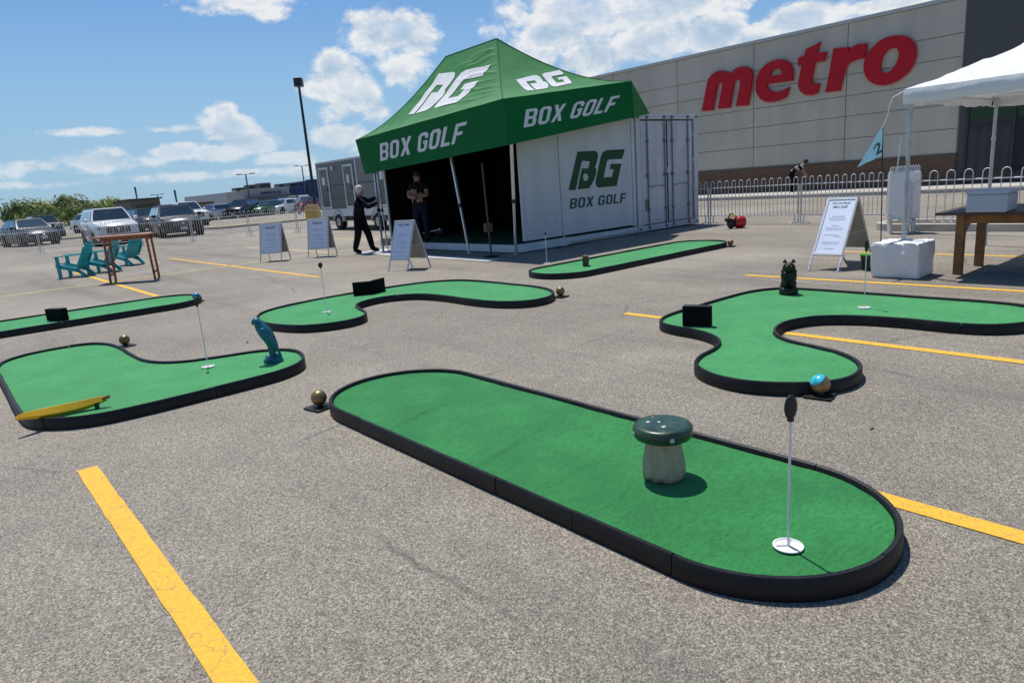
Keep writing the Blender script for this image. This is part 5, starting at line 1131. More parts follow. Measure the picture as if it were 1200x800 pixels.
# ================================================================== TREES
def leaf_mat(name, c0, c1):
    m = bpy.data.materials.new(name); m.use_nodes = True; t = m.node_tree; q = NG(t); b = t.nodes['Principled BSDF']
    oi = q.n('ShaderNodeNewGeometry').outputs['Random Per Island']; c = q.mix(oi, c0, c1); t.links.new(c, b.inputs['Base Color']); b.inputs['Roughness'].default_value = .7
    tr = q.n('ShaderNodeBsdfTranslucent', {0: c}); mx = q.n('ShaderNodeMixShader', {0: .3, 1: b.outputs[0], 2: tr.outputs[0]}); t.links.new(mx.outputs[0], t.nodes['Material Output'].inputs[0]); return m
M_LEAF = leaf_mat('tree_leaves', (.15, .19, .03), (.34, .38, .08)); M_LEAF2 = leaf_mat('tree_leaves_dark', (.10, .14, .045), (.24, .28, .09)); M_BARK = mat('bark', (.07, .05, .035), .9, 0, .3, 4)
def tree(loc, H, Wd, label, seed, m, n=1500):
    rnd = random.Random(seed); th = thing('tree', label, 'tree', loc, 0, 'trees beyond the far left cars')
    mb = MB(); mb.tube([(0, 0, -.1), (.05, 0, H*.25), (-.05, .05, H*.5), (0, 0, H*.8)], .2, 8, rr=[.028*H, .022*H, .016*H, .006*H]); tr = part(th, 'trunk', mb, M_BARK, smooth=60)
    lobes = []
    for k in range(9):
        a = rnd.uniform(0, 2*pi); r = rnd.uniform(.1, .36)*Wd; z = H*rnd.uniform(.38, .82); lobes.append((Vector((r*cos(a), r*sin(a), z)), rnd.uniform(.18, .30)*Wd))
        mb = MB(); mb.tube([(0, 0, H*.3), Vector((r*cos(a)*.5, r*sin(a)*.5, z*.8)), lobes[-1][0]], .05, 5, rr=[.012*H, .008*H, .003*H]); part(tr, 'branch', mb, M_BARK, smooth=60) if k < 5 else None
    lobes.append((Vector((0, 0, H*.82)), .2*Wd)); mb = MB()
    for k in range(n):
        c, r = rnd.choice(lobes); d = Vector((rnd.gauss(0, 1), rnd.gauss(0, 1), rnd.gauss(0, .85))).normalized(); p = c+d*r*rnd.uniform(.45, 1.06)
        if p.z < H*.16: continue
        u = d.cross(Vector((rnd.uniform(-1, 1), rnd.uniform(-1, 1), rnd.uniform(-1, 1)))).normalized(); v = d.cross(u); s = rnd.uniform(.13, .32)*Wd/6
        mb.add([p-u*s, p+v*s*.6, p+u*s, p-v*s*.6], [(0, 1, 2, 3)])
    part(th, 'crown', mb, m); return th
bpy.context.view_layer.update()
for i, (px, top, D, w, m, lb) in enumerate(((-25, 232, 118, 8, M_LEAF, 'bushy green tree outside the left picture edge'), (15, 229, 112, 9, M_LEAF2, 'dark green tree left of the tallest one'), (48, 228, 112, 7, M_LEAF, 'round green tree beside the tallest one'), (72, 224.5, 108, 8.5, M_LEAF2, 'tallest dark green tree at the left'), (100, 231.5, 112, 7.5, M_LEAF, 'lower olive green tree right of the tallest one'), (125, 230, 110, 7.5, M_LEAF, 'olive green tree next to the pavilion'), (144, 233, 116, 6.5, M_LEAF, 'olive green tree partly behind the pavilion'), (-70, 236, 116, 9, M_LEAF, 'olive green tree further out on the left'))):
    p = at_depth(px, top, D); tree((p.x, p.y, 0), p.z*(.80 if px > 60 else .72), w*.9, lb, i+3, m)
for i, (px, D) in enumerate(((40, 104), (85, 104), (110, 105))):
    p = at_depth(px, 248, D); tree((p.x, p.y, 0), 2.6, 6.5, ('dark hedge bush under the tallest tree', 'dark hedge bush under the olive trees', 'dark hedge bush by the pavilion')[i], i+40, M_LEAF2, 700)

# ================================================================== SEATS AND TABLES
def adirondack(loc, rz, label):
    th = thing('garden_chair', label, 'chair', loc, rz, 'teal plastic garden chairs'); th.scale = (.96, .96, .96)      # local +X = forward
    for k in range(6):                                                                    # seat slats
        x = .36-.085*k; z = .36-.030*k; mb = MB(); mb.box((x, 0, z), (.078, .50, .02), Matrix.Rotation(-.33*1.0, 3, 'Y') if False else Matrix.Rotation(-.32, 3, 'Y').inverted()); part(th, 'seat_slat', mb, M_TEAL, bevel=.005)
    for k in range(6):                                                                    # fan back
        y = (k-2.5)*.088; h = .68-.035*abs(k-2.5)**1.5; a = Vector((-.12, y*.85, .22)); b = a+Vector((-.33*h/.7, y*.28, h)); mb = MB(); mb.bar(a, b, .094, .020, up=(1, 0, .5)); part(th, 'back_slat', mb, M_TEAL, bevel=.005)
    for z, w in ((.33, .50), (.62, .56)): mb = MB(); xx = -.12-(z-.22)*.51-.02; mb.box((xx, 0, z), (.03, w, .07)); part(th, 'back_rail', mb, M_TEAL, bevel=.005)
    for s in (-1, 1):
        mb = MB(); mb.prism([(.36, .545), (.36, .567), (-.34, .585), (-.34, .562)], s*.28-.055, s*.28+.055, lambda u, v, w: Vector((u, w, v))); part(th, 'armrest', mb, M_TEAL, bevel=.008)
        mb = MB(); mb.box((.30, s*.28, .275), (.085, .035, .55)); part(th, 'leg', mb, M_TEAL, bevel=.006)
        mb = MB(); mb.bar((.37, s*.25, .33), (-.16, s*.25, .16), .035, .10); part(th, 'side_rail', mb, M_TEAL, bevel=.006)
        mb = MB(); mb.bar((-.08, s*.25, .22), (-.30, s*.25, .0), .035, .085); part(th, 'leg', mb, M_TEAL, bevel=.006)
        mb = MB(); mb.bar((-.14, s*.28, .26), (-.31, s*.28, .56), .035, .06); part(th, 'arm_support', mb, M_TEAL, bevel=.005)
    return th
c = gp(94, 324); left = -HEAD+pi
adirondack((c.x-.02, c.y+.1, 0), left+.15, 'nearest teal garden chair, left of the high table')
c = gp(126, 319); adirondack((c.x, c.y+.2, 0), left+.10, 'middle teal garden chair, behind the high table')
c = gp(150, 311.5); adirondack((c.x+.1, c.y+.3, 0), left-.15, 'far teal garden chair, right of the other two behind the high table')
# high table
th = thing('high_table', 'narrow orange brown high table in front of the teal chairs', 'table', (3.2, 16.8, 0)); W = lambda n, mb, m, **k: part(th, n, mb, m, world=True, **k)
M_OR = mat('orange_stained_wood', (.27, .075, .025), .5, 0, .2, 8, .2, 30)
T0, T1, T2 = gp(110.5, 278, 1.0), gp(178, 273, 1.0), None; A_, B_ = gp(130, 332), gp(182, 327); A2, B2 = gp(136.5, 330.5), gp(175.5, 325)
dv = (B_-A_).normalized(); sv = Vector((-dv.y, dv.x, 0))*.16
for k in range(3):
    mb = MB(); o = sv*(k-1)*1.0
    mb.bar(T0+o+Vector((0, 0, -.01)), T1+o+Vector((0, 0, -.01)), .152, .03); W('table_board', mb, mat('worn_orange_top', (.42, .19, .10), .5, 0, .2, 7), bevel=.004)
mb = MB()
for s in (-1, 1): mb.bar(T0.lerp(T1, .14)+sv*1.15*s+Vector((0, 0, -.06)), T0.lerp(T1, .96)+sv*1.15*s+Vector((0, 0, -.06)), .03, .07)
W('apron', mb, M_OR, bevel=.003)
for base, tp in ((A_, T0.lerp(T1, .20)), (B_, T0.lerp(T1, .93))):
    for s in (-1, 1):
        f = base+sv*(0 if s < 0 else 2.1); t = tp+sv*1.1*s+Vector((0, 0, -.03)); mb = MB(); mb.bar(f, t, .045, .045); W('leg', mb, M_OR, bevel=.004)
    mb = MB(); mb.bar(base.lerp(tp, .17)+sv*.0, (base+sv*2.1).lerp(tp+sv*.5, .17), .03, .05); W('stretcher', mb, M_OR)
    mb = MB(); mb.bar(base.lerp(tp, .9)-sv*.6, base.lerp(tp, .9)+sv*1.9, .03, .05); W('stretcher', mb, M_OR)
# brown rustic table at the right
th = thing('rustic_table', 'brown wooden table with dark top under the white tent', 'table', (10, 2.2, 0)); W = lambda n, mb, m, par=None, **k: part(par or th, n, mb, m, world=True, root=th, **k)
c0 = gp(1095.5, 249.5, .76); X0_, Y0_ = c0.x, c0.y; X1_, Y1_ = X0_+1.25, Y0_-1.9
nb = 5
for k in range(nb):
    xa_ = X0_+(X1_-X0_)*k/nb+.003; xb_ = X0_+(X1_-X0_)*(k+1)/nb-.003; mb = MB(); mb.bx((xa_, Y1_, .725), (xb_, Y0_, .76)); W('table_board', mb, M_WOODD, bevel=.004)
l1 = gp(1107, 316)
mb = MB(); ix = .12
mb.bx((X0_+.25, Y1_+.1, .61), (X0_+.29, Y0_-.17, .722)); mb.bx((X1_-.2, Y1_+.1, .61), (X1_-.16, Y0_-.17, .722)); mb.bx((X0_+.295, Y0_-.21, .61), (X1_-.205, Y0_-.17, .722)); mb.bx((X0_+.295, Y1_+.1, .61), (X1_-.205, Y1_+.14, .722)); W('apron', mb, M_WOOD, bevel=.004)
for x in (X0_+.22, X1_-.26):
    for y in (Y0_-.16, Y1_+.22): mb = MB(); mb.bx((x, y-.09, 0), (x+.09, y, .724)); W('leg', mb, M_WOOD, bevel=.006)
mb = MB(); mb.bar((X0_+.31, Y0_-.21, .45), (X0_+.62, Y0_-.205, .63), .03); W('brace', mb, M_GALV)
c = gp(1140, 249.5, .765); th = thing('storage_box', 'pale blue grey storage box on the dark topped table', 'box', (c.x+.28, c.y-.1, .762))
mb = MB(); mb.bx((-.2, -.2, 0), (.2, .2, .20)); part(th, 'box_body', mb, mat('pale_box', (.45, .48, .56), .5), bevel=.02); mb = MB(); mb.bx((-.21, -.21, .201), (.21, .21, .24)); part(th, 'lid', mb, mat('pale_box', (.45, .48, .56), .5), bevel=.01)

# ================================================================== WHITE TENT
wx, wy = 8.86, 3.04
th = thing('weight_block', 'block wrapped in crumpled white plastic at the foot of the tent pole', 'tent weight', (wx+.26, wy+.27, 0))
mb = MB(); n = 26
def cubept(ax, s, u, v):
    q = [0, 0, 0]; o = [i for i in range(3) if i != ax]; q[ax] = s; q[o[0]] = 2*u-1; q[o[1]] = 2*v-1
    p = Vector((q[0]*.265, q[1]*.27, (q[2]+1)*.212)); r = Vector((p.x*1.0, p.y, p.z-.21)); k = max(abs(q[0]), abs(q[1]), abs(q[2]))
    e = sum(abs(t)**8 for t in q); r *= 1/(e**.045 if e > 1 else 1)
    w = .016*noise.noise(Vector((p.x*9, p.y*9, p.z*5)))+.016*abs(noise.noise(Vector((p.x*16+3, p.y*16, p.z*9))))
    f = 1+w*3.6; r = Vector((r.x*f, r.y*f, r.z)); z = r.z+.212; return Vector((r.x, r.y, max(0.001, z+(w*.8 if ax == 2 and s > 0 else 0))))
for ax in range(3):
    for s in (-1, 1): mb.grid(lambda u, v: cubept(ax, s, u, v), n, n)
part(th, 'plastic_wrap', mb, mat('crumpled_white_plastic', (.74, .74, .74), .42, 0, .05, 5, .8, 14, .6), smooth=65, dbl=.001)
mb = MB(); mb.cyl((0, 0, .425), (0, 0, .44), .05, n=14); part(th, 'socket', mb, M_GALV, smooth=40)
PX, PY = 9.12, 3.31
th = thing('white_tent', 'white crumpled tent canopy on a steel pole at the right edge', 'tent', (PX, PY, 0)); W = lambda n, mb, m, par=None, **k: part(par or th, n, mb, m, world=True, root=th, **k)
S = 3.2; CZ = 2.20
for (x, y, z0) in ((PX, PY, .44), (PX+S, PY, 0), (PX, PY-S, 0), (PX+S, PY-S, 0)):
    mb = MB(); mb.cyl((x, y, z0), (x, y, CZ-.03), .024, n=12); q = W('pole', mb, M_GALV, smooth=50)
    mb = MB(); mb.cyl((x, y, 1.55), (x, y, 1.60), .031, n=12); mb.tube([(x+.03, y, 1.6), (x+.06, y+.01, 1.66), (x+.03, y, 1.72)], .006, 5); W('collar', mb, M_GALV, q, smooth=50)
cor = [Vector((PX-.06, PY+.06, CZ)), Vector((PX+S+.06, PY+.06, CZ)), Vector((PX+S+.06, PY-S-.06, CZ)), Vector((PX-.06, PY-S-.06, CZ))]; ap = Vector((PX+S/2, PY-S/2, 3.25))
def crum(p, s=1.7): return Vector((0, 0, s*(.020*noise.noise(Vector((p.x*3, p.y*3, p.z*6)))+.014*abs(noise.noise(Vector((p.x*8+5, p.y*8, p.z*9)))))))
for i in range(4):
    a, b = cor[i], cor[(i+1) % 4]
    def f(u, t):
        p = a.lerp(b, u).lerp(ap, t); p = p+Vector((0, 0, -.16*sin(pi*t)*1.0+.05*(1-t)*0)); return p+crum(p)*min(1, 3*t+.3)
    mb = MB(); mb.grid(f, 60, 30); W('canopy_panel', mb, M_WTENT, smooth=180, dbl=.001)
    n = Vector(((b-a).y, -(b-a).x, 0)).normalized()*-1
    if n.dot(a-ap) < 0: n = -n
    def f2(u, v):
        p = a.lerp(b, u); d = .165+.03*noise.noise(Vector((u*5, i, 0)))+.018*noise.noise(Vector((u*19, i, 3))); q_ = p+Vector((0, 0, -v*d))+n*(.02*sin(v*3)+.022*v*noise.noise(Vector((u*20, v*3, i)))); c_ = min(u, 1-u)
        return q_+crum(q_, .5)*v
    mb = MB(); mb.grid(f2, 70, 6); W('valance', mb, M_WTENT, smooth=180)
mb = MB()
for i in range(4): mb.bar(cor[i]*.985+ap*.015-Vector((0, 0, .08)), cor[(i+1) % 4]*.985+ap*.015-Vector((0, 0, .08)), .03, .03)
W('eave_bar', mb, M_ALU)
e0 = cor[0]
mb = MB(); a = on_plane(1, 3.5, 1047, 114); b = on_plane(1, 3.74, 1034, 150); m1 = a.lerp(b, .5)+Vector((.01, 0, -.03))
mb.tube([e0+Vector((0, 0, -.02)), a, a.lerp(b, .25)+Vector((-.02, 0, 0)), m1, b], .008, 6); W('strap', mb, M_WHT, smooth=60)
mb = MB(); p0 = on_plane(1, 3.4, 1056, 160); p1 = on_plane(1, 3.4, 1051, 202); mb.bar(p0, p1, .014, .004); W('strap', mb, M_WHT)
# number flag
b_ = Vector((9.52, 3.72, 0)); th = thing('number_flag', 'light blue pennant with green number 2 on a thin black pole', 'flag', b_)
W = lambda n, mb, m, par=None, **k: part(par or th, n, mb, m, world=True, root=th, **k)
tp = on_plane(1, 3.76, 1034.5, 146); mb = MB(); mb.tube([b_, b_.lerp(tp, .5)+Vector((.01, 0, 0)), tp], .0075, 6); W('pole', mb, M_BLK, smooth=60)
f0, f1, f2 = on_plane(1, 3.752, 1034, 148.5), on_plane(1, 3.76, 1034.8, 182), on_plane(1, 3.74, 1004, 196)
def flagp(u, v):
    p = f0.lerp(f1, v).lerp(f2, u); return p+Vector((0, .012*sin(u*6)*u, .004*sin(u*11)))
mb = MB(); mb.grid(flagp, 16, 8); mb.v += [v+Vector((0, .002, 0)) for v in mb.v]; 
pn_ = W('pennant', mb, mat('pale_blue_cloth', (.30, .60, .76), .75, 0, .06, 20, trans=.3), smooth=180)
V, Fs, asp = text_mesh('2', 1.0, .02); mb = MB()
def tf(x, y): u = .30-x*.17; v = .95-y*.42; return flagp(max(.02, u), v)+Vector((0, -.006, 0))
mb.add([flagp(.34-(v.x/asp)*.27+.10*(v.y-.5), .86-v.y*.52)+Vector((0, -.006, 0)) for v in V], Fs); W('number', mb, mat('number_green', (.0, .12, .10), .6), pn_)
p = gp(1016, 317.5); th = thing('bucket', 'black bucket with green rim half hidden by the white weight block', 'bucket', (p.x+.08, p.y+.02, 0))
mb = MB(); mb.lathe([(.075, 0), (.10, .20), (.094, .20), (.072, .01)], n=20); part(th, 'bucket_body', mb, M_BLK, smooth=50)
mb = MB(); mb.lathe([(.096, .198), (.106, .20), (.106, .218), (.096, .218)], n=20); part(th, 'rim', mb, mat('lime_rim', (.10, .35, .03), .4), smooth=40)
mb = MB(); mb.cyl((0, 0, .17), (0, 0, .178), .09, n=18); part(th, 'contents', mb, mat('dark_green_fill', (.02, .08, .02), .8))
# folded barrier stack by the pole
a = Vector((13.95, 5.10, 0)); th = thing('panel_stack', 'stack of white ribbed panels leaning behind the tent pole', 'panel', a, -HEAD-.35)
pw = .48
for k in range(11): mb = MB(); x = -pw/2+pw*(k+.5)/11; mb.tube([(x-.018, 0, .28), (x-.018, 0, 1.20), (x, 0, 1.235), (x+.018, 0, 1.20), (x+.018, 0, .28)], .011, 5); part(th, 'rib', mb, M_WHT, smooth=60)
mb = MB(); mb.bx((-pw/2-.01, -.034, .27), (pw/2+.01, -.02, 1.13)); part(th, 'front_panel', mb, mat('white_sheet_panel', (.78, .78, .77), .5, 0, .05, 5), bevel=.004)
for k in range(4): mb = MB(); mb.bx((-pw/2, .03+.05*k, .26+.01*k), (pw/2, .045+.05*k, 1.16-.02*k)); part(th, 'panel', mb, M_WTENT, bevel=.004)
mb = MB(); mb.bar((-pw/2-.03, -.02, .36), (pw/2+.05, -.04, .10), .05, .03); part(th, 'bottom_bar', mb, M_WHT, bevel=.004)
for x in (-pw/2+.05, pw/2-.05): mb = MB(); mb.bx((x-.02, -.05, 0), (x+.02, .26, .26)); part(th, 'foot', mb, M_GALV)
# red canister
p = gp(862, 267.5); th = thing('red_canister', 'red rounded canister with black and yellow cap lying near the container', 'canister', (p.x, p.y, 0), -HEAD)
mb = MB(); mb.lathe([(.06, -.13), (.12, -.12), (.145, -.05), (.145, .06), (.115, .12), (.05, .13)], (.10, 0, .145), 20, Matrix.Rotation(pi/2, 3, 'Y')); part(th, 'canister_body', mb, mat('red_plastic', (.42, .01, .02), .35, 0, .1, 8), smooth=50)
mb = MB(); mb.ball((-.11, 0, .12), (.10, .10, .12), 16, 10); mb.ball((-.19, .0, .22), (.075, .07, .06), 12, 8); part(th, 'black_cap', mb, M_BLK, smooth=180)
mb = MB(); mb.tube([(-.14, -.04, .24), (-.10, -.05, .31), (-.03, -.05, .30), (.03, -.04, .26)], .022, 8); part(th, 'handle', mb, mat('yellow_plastic', (.62, .36, .03), .5), smooth=60)
mb = MB(); mb.tube([(-.17, .02, .25), (-.12, .0, .35), (-.05, .02, .33)], .02, 8); part(th, 'strap', mb, M_BLK, smooth=60)

# ================================================================== THINGS ROUND THE DECK
DZ = .198
p = gp(576, 301); th = thing('black_stand', 'black stand with round foot and small brown box before the deck', 'stand', (p.x, p.y, 0))
mb = MB(); mb.lathe([(.17, 0), (.17, .012), (.05, .03), (.02, .035)], n=24); part(th, 'foot', mb, M_BLK, smooth=50)
mb = MB(); mb.cyl((0, 0, .03), (-.05, .0, 1.9), .022, .02, 10); part(th, 'pole', mb, mat('stand_dark', (.03, .03, .032), .4), smooth=50)
mb = MB(); mb.bx((-.10, -.04, .52), (.06, .06, .70)); part(th, 'control_box', mb, mat('brown_box', (.10, .05, .025), .7), bevel=.01)
th = thing('golf_bag', 'dark green golf bag standing inside the tent', 'golf bag', gp(473, 279, DZ)); mb = MB(); mb.lathe([(.13, 0), (.15, .1), (.14, .5), (.16, .78), (.12, .8)], n=18); part(th, 'bag_body', mb, mat('dark_green_bag', (.03, .07, .015), .7), smooth=50)
for k in range(4): mb = MB(); mb.cyl((.05*cos(k*1.6), .05*sin(k*1.6), .7), (.08*cos(k*1.6), .08*sin(k*1.6), 1.0), .012, n=6); part(th, 'club', mb, M_CHROME, smooth=50)
th = thing('folding_chair', 'dark folding chair by the white panel inside the tent', 'chair', (11.6, 11.55, DZ), 2.6)
mb = MB(); mb.bx((-.2, -.2, .42), (.2, .2, .44)); part(th, 'seat', mb, M_BLK, bevel=.01); mb = MB(); mb.bx((-.22, -.2, .58), (-.20, .2, .85)); part(th, 'backrest', mb, M_BLK, bevel=.01)
for s in (-1, 1):
    for a, b in (((.2, s*.2, 0), (-.21, s*.2, .86)), ((-.2, s*.18, 0), (.18, s*.18, .43))): mb = MB(); mb.cyl(a, b, .012, n=6); part(th, 'leg', mb, M_GALV, smooth=50)
p = gp(511, 278, DZ); th = thing('launch_monitor', 'small device with white bar and white knob on the dark deck', 'device', (p.x+.25, p.y+.2, DZ), -HEAD)
mb = MB(); mb.bx((-.13, -.08, .06), (.13, .08, .20)); part(th, 'housing', mb, M_BLK, bevel=.02); mb = MB(); mb.tube([(-.42, -.1, .12), (-.1, -.12, .17), (.06, -.11, .19)], .016, 6); part(th, 'white_bar', mb, mat('bright_white', (.85, .85, .85), .4), smooth=60)
mb = MB(); mb.ball((.03, -.11, .19), .035, 12, 8); part(th, 'white_knob', mb, mat('bright_white', (.85, .85, .85), .4), smooth=180); mb = MB()
for x in (-.1, .1): mb.cyl((x, -.06, .04), (x, .06, .04), .04, n=12)
part(th, 'wheel', mb, M_TYRE, smooth=50)
p = gp(453, 285); th = thing('toolbox', 'grey plastic toolbox beside the leg of the green tent', 'box', (p.x-.3, p.y-.6, .0), .3); mb = MB(); mb.bx((-.18, -.12, .0), (.18, .12, .2)); part(th, 'box_body', mb, mat('toolbox_grey', (.16, .17, .18), .5), bevel=.02); mb = MB(); mb.tube([(-.08, 0, .2), (-.08, 0, .25), (.08, 0, .25), (.08, 0, .2)], .01, 6); part(th, 'handle', mb, M_BLK, smooth=60)
mb = MB(); pts = smooth_loop([(10.1, 11.3), (10.35, 10.85), (10.7, 10.72), (11.2, 10.85), (11.6, 10.9)], 8, False); mb.tube([(x, y, .012 if y < 10.92 else .20*(y-10.9)/.4+.012) for x, y in pts], .008, 6); o = link('power_cable', mb.mesh('power_cable', M_BLK, 180)); tag(o, 'black power cable trailing off the deck corner', 'cable')
th = thing('ball_basket', 'low bright lamp on a thin stem in the dark opening', 'lamp', (10.2, 15.9, DZ)); mb = MB(); mb.cyl((0, 0, 0), (0, 0, 1.28), .012, n=8); part(th, 'stem', mb, M_BLK, smooth=50); mb = MB(); mb.ball((0, 0, 1.34), .06, 14, 10); part(th, 'bulb', mb, mat('bright_white', (.85, .85, .85), .4), smooth=180)
th.name = 'globe_lamp'

# ================================================================== PEOPLE
def person(label, loc, rz, J, cols, hair=None, head_d=(1, 0, 0), scale=1.0, group=None):
    """J: joint positions (local, +X = facing). cols: skin, top, trousers, shoes"""
    th = thing('person', label, 'person', loc, rz, group); th.scale = (scale,)*3
    N = ['pelvis', 'belly', 'chest', 'neck', 'head0', 'head1', 'shL', 'elL', 'wrL', 'haL', 'shR', 'elR', 'wrR', 'haR', 'hiL', 'knL', 'anL', 'toL', 'hiR', 'knR', 'anR', 'toR']
    J = {k: Vector(v) for k, v in J.items()}; hd = Vector(head_d).normalized()
    J.setdefault('head0', J['neck']+Vector((.02, 0, .09))); J.setdefault('head1', J['head0']+Vector((0, 0, .11)))
    for s in 'LR':
        if 'ha'+s not in J: J['ha'+s] = J['wr'+s]+(J['wr'+s]-J['el'+s]).normalized()*.07
        if 'to'+s not in J: J['to'+s] = J['an'+s]+Vector((.17, 0, -.055))
    rad = dict(pelvis=(.185, .145), belly=(.18, .145), chest=(.205, .150), neck=.066, head0=(.086, .096), head1=(.084, .094), sh=.092, el=.070, wr=.044, ha=(.040, .024), hi=.122, kn=.094, an=.074, to=.048)
    vs = [J[n] for n in N]; R = [rad.get(n, rad.get(n[:2])) for n in N]
    E = [('pelvis', 'belly'), ('belly', 'chest'), ('chest', 'neck'), ('neck', 'head0'), ('head0', 'head1')]
    for s in 'LR': E += [('chest', 'sh'+s), ('sh'+s, 'el'+s), ('el'+s, 'wr'+s), ('wr'+s, 'ha'+s), ('pelvis', 'hi'+s), ('hi'+s, 'kn'+s), ('kn'+s, 'an'+s), ('an'+s, 'to'+s)]
    E = [(N.index(a), N.index(b)) for a, b in E]; part_of = list(N)
    for s in 'LR':                                       # palm fans out into five fingers
        h = J['ha'+s]; d = (h-J['wr'+s]).normalized(); side = d.cross(Vector((0, 0, 1))); side = side.normalized() if side.length > .1 else Vector((0, 1, 0)); dn = d.cross(side)
        for k in range(5):
            o = (k-1.6)*.017; L = (.052, .066, .072, .066, .052)[k]
            if k == 0: a = h-d*.03+side*-.035; b = a+d*.03-side*.022+dn*.01; c = b+d*.025
            else: a = h+side*o+d*.012; b = a+d*L*.55+dn*.008; c = b+d*L*.35+dn*.022
            i0 = len(vs); vs += [a, b, c]; R += [.011, .0095, .008]; part_of += ['ha'+s]*3; E += [(N.index('ha'+s), i0), (i0, i0+1), (i0+1, i0+2)]
    me = skin_mesh('body', vs, E, R, 2)
    top, trs = cols[1], cols[2]
    mats_ = [cols[0], cols[1], cols[2], cols[3]]+(list(cols[4:]) if len(cols) > 4 else [])
    for m in mats_: me.materials.append(m)
    sl = cols_sleeve.get(label, 'long')
    for pl_ in me.polygons:
        c = pl_.center; k = min(range(len(vs)), key=lambda i: (vs[i]-c).length_squared); n = part_of[k]
        idx = 1
        if n.startswith('ha') or n.startswith('head') or n == 'neck' and c.z > J['neck'].z+.0: idx = 0
        elif n.startswith('wr') or n.startswith('el'): idx = 0 if sl == 'short' else 1
        elif n[:2] in ('kn', 'hi') or n == 'pelvis': idx = 2
        elif n[:2] == 'an': idx = 2 if c.z > J[n].z+.03 else 3
        elif n[:2] == 'to': idx = 3
        if sl2.get(label) and n[:2] in ('kn', 'an') and idx == 2: idx = 0
        if n[:2] in ('wr', 'el') and idx == 0:           # skin only where the surface really belongs to the arm
            t_ = max(0, min(1, (c.z-J['belly'].z+.1)/max(.01, J['chest'].z-J['belly'].z+.1))); ax_ = J['belly'].lerp(J['chest'], t_)
            if (c-ax_).xy.length < .185 and min((c-(J['el'+n[2]].lerp(J['wr'+n[2]], k_/6))).length for k_ in range(7)) > .058: idx = 1 if c.z > J['pelvis'].z+.06 else 2
        if len(mats_) > 4 and idx == 1 and int(((c-J['pelvis']).length)*9) % 2: idx = 4
        pl_.material_index = idx
    b = link('body', me, th)
    hc = (J['head0']+J['head1'])/2+Vector((0, 0, .01)); up = (J['head1']-J['head0']).normalized(); lat = up.cross(hd).normalized(); fw_ = lat.cross(up).normalized()
    Mx = Matrix((fw_, lat, up)).transposed()
    mb = MB(); mb.ball(hc+fw_*.088-up*.012, (.018, .013, .022), 10, 8, Mx); part(b, 'nose', mb, cols[0], smooth=180)
    for s in (-1, 1):
        mb = MB(); mb.ball(hc+lat*.078*s-up*.01-fw_*.008, (.016, .008, .028), 10, 8, Mx); part(b, 'ear', mb, cols[0], smooth=180)
        mb = MB(); mb.ball(hc+fw_*.074+lat*.030*s+up*.012, .009, 8, 6, Mx); part(b, 'eye', mb, M_BLK, smooth=180)
    mb = MB(); mb.ball(hc+fw_*.080-up*.052, (.006, .022, .005), 8, 6, Mx); part(b, 'mouth', mb, mat('lip', (.30, .08, .07), .5), smooth=180)
    if hair:
        mb = MB(); vsx = []; nn = 18
        mb.lathe([(1e-6, .128), (.05, .120), (.083, .090), (.098, .045), (.099, .0), (.092, -.045), (.080, -.05)], hc-up*.012-fw_*.018, nn, Mx @ Matrix.Rotation(-.30, 3, 'Y'), sy=.92); part(th, 'hair', mb, hair, smooth=180)
    return th
cols_sleeve = {}; sl2 = {}
M_HAIRW = mat('white_hair', (.62, .58, .52), .8, 0, .15, 40); M_HAIRD = mat('dark_hair', (.012, .009, .007), .7, 0, .2, 40)
p = gp(429, 296.5)
l1_ = 'person in black with white hair reaching up to the leg of the green tent'; cols_sleeve[l1_] = 'long'
person(l1_, (p.x, p.y, 0), -HEAD, dict(pelvis=(-.06, 0, .90), belly=(-.05, 0, 1.06), chest=(-.02, 0, 1.27), neck=(.01, 0, 1.43), head0=(.035, 0, 1.52), head1=(.045, 0, 1.62),
    shL=(.0, .17, 1.37), elL=(.20, .22, 1.28), wrL=(.38, .14, 1.36), shR=(.01, -.17, 1.36), elR=(.22, -.22, 1.14), wrR=(.42, -.14, 1.22),
    hiL=(-.05, .09, .86), knL=(.10, .10, .48), anL=(.16, .12, .09), hiR=(-.08, -.09, .86), knR=(-.12, -.10, .48), anR=(-.25, -.10, .09)),
    (M_SKIN, M_BODYB, M_BLKC, M_BLKC), M_HAIRW, (.95, .0, .3))
p = gp(497, 284.5, DZ); l2_ = 'person in dark clothes with folded arms standing inside the tent opening'; cols_sleeve[l2_] = 'short'
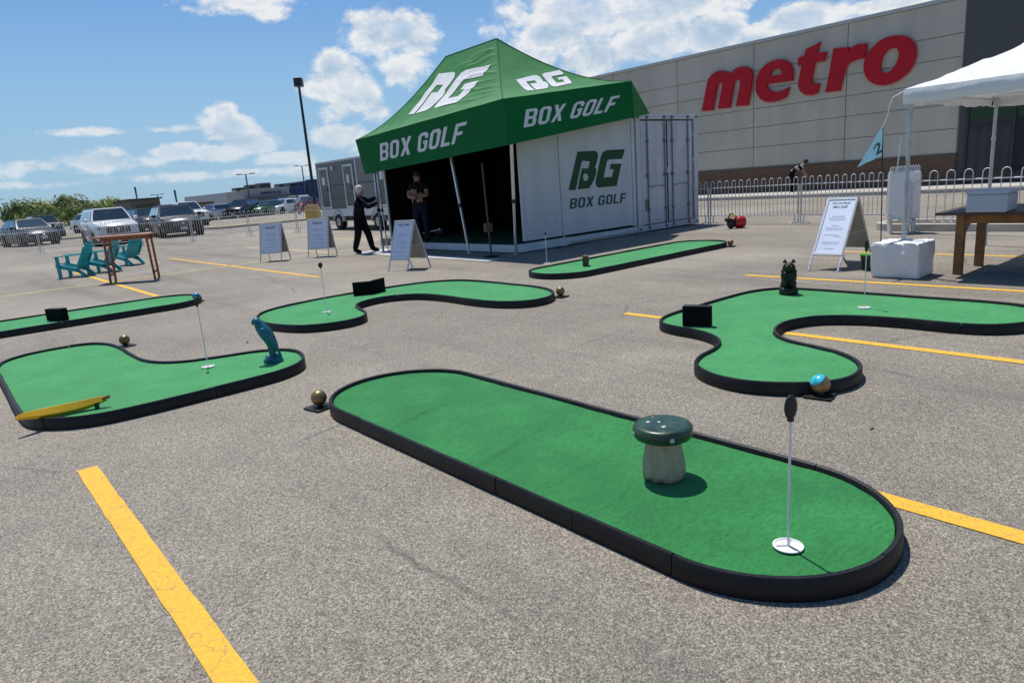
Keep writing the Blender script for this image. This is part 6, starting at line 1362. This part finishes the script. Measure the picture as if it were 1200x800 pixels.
person(l2_, (p.x, p.y, DZ), -HEAD-1.9, dict(pelvis=(0, 0, .92), belly=(0, 0, 1.08), chest=(.0, 0, 1.29), neck=(.0, 0, 1.46), head0=(.03, 0, 1.55), head1=(.03, 0, 1.66),
    shL=(0, .18, 1.39), elL=(.06, .24, 1.13), wrL=(.20, .03, 1.15), shR=(0, -.18, 1.39), elR=(.06, -.24, 1.12), wrR=(.22, -.02, 1.12),
    hiL=(0, .10, .88), knL=(.02, .12, .48), anL=(0, .13, .09), hiR=(0, -.10, .88), knR=(.02, -.12, .48), anR=(0, -.13, .09)), (mat('skin_painted_shade', (.24, .12, .08), .6), M_BLKC, M_BODYB, M_BLKC), M_HAIRD)  # skin colour darkened to stand for the shade inside the tent
l3_ = 'person in black and white striped top bending forward by the supermarket wall'; cols_sleeve[l3_] = 'short'
q3 = on_plane(0, 28.6, 930, 216)
person(l3_, (28.6, q3.y, .15), -HEAD-.35, dict(pelvis=(-.12, 0, .84), belly=(.02, 0, .97), chest=(.22, 0, 1.10), neck=(.38, 0, 1.20), head0=(.46, 0, 1.27), head1=(.54, 0, 1.33),
    shL=(.30, .17, 1.12), elL=(.40, .20, .86), wrL=(.55, .14, .68), shR=(.30, -.17, 1.12), elR=(.42, -.20, .88), wrR=(.56, -.14, .70),
    hiL=(-.12, .10, .80), knL=(.05, .12, .46), anL=(-.10, .12, .09), hiR=(-.12, -.10, .80), knR=(.0, -.12, .46), anR=(-.18, -.12, .09)),
    (mat('skin_tan', (.25, .12, .08), .6), M_BLKC, M_BLKC, M_BLKC, mat('stripe_white', (.30, .30, .31), .8)), M_HAIRD, (.8, 0, -.4), .93)
q4 = gp(351, 251.5); l4_ = 'person in pale shirt and dark shorts walking between the distant cars'; cols_sleeve[l4_] = 'short'; sl2[l4_] = True
person(l4_, (q4.x, q4.y, 0), -HEAD-pi/2, dict(pelvis=(0, 0, .94), belly=(0, 0, 1.10), chest=(0, 0, 1.30), neck=(0, 0, 1.47), head0=(.03, 0, 1.56), head1=(.03, 0, 1.67),
    shL=(0, .19, 1.40), elL=(-.03, .26, 1.14), wrL=(.10, .24, .92), shR=(0, -.19, 1.40), elR=(.03, -.26, 1.14), wrR=(.12, -.24, .95),
    hiL=(0, .10, .90), knL=(.10, .11, .50), anL=(.10, .11, .09), hiR=(0, -.10, .90), knR=(-.05, -.11, .50), anR=(-.18, -.11, .12)),
    (M_SKIN, mat('pale_shirt', (.55, .60, .72), .8), mat('dark_shorts', (.04, .05, .09), .8), M_WHT), M_HAIRD)
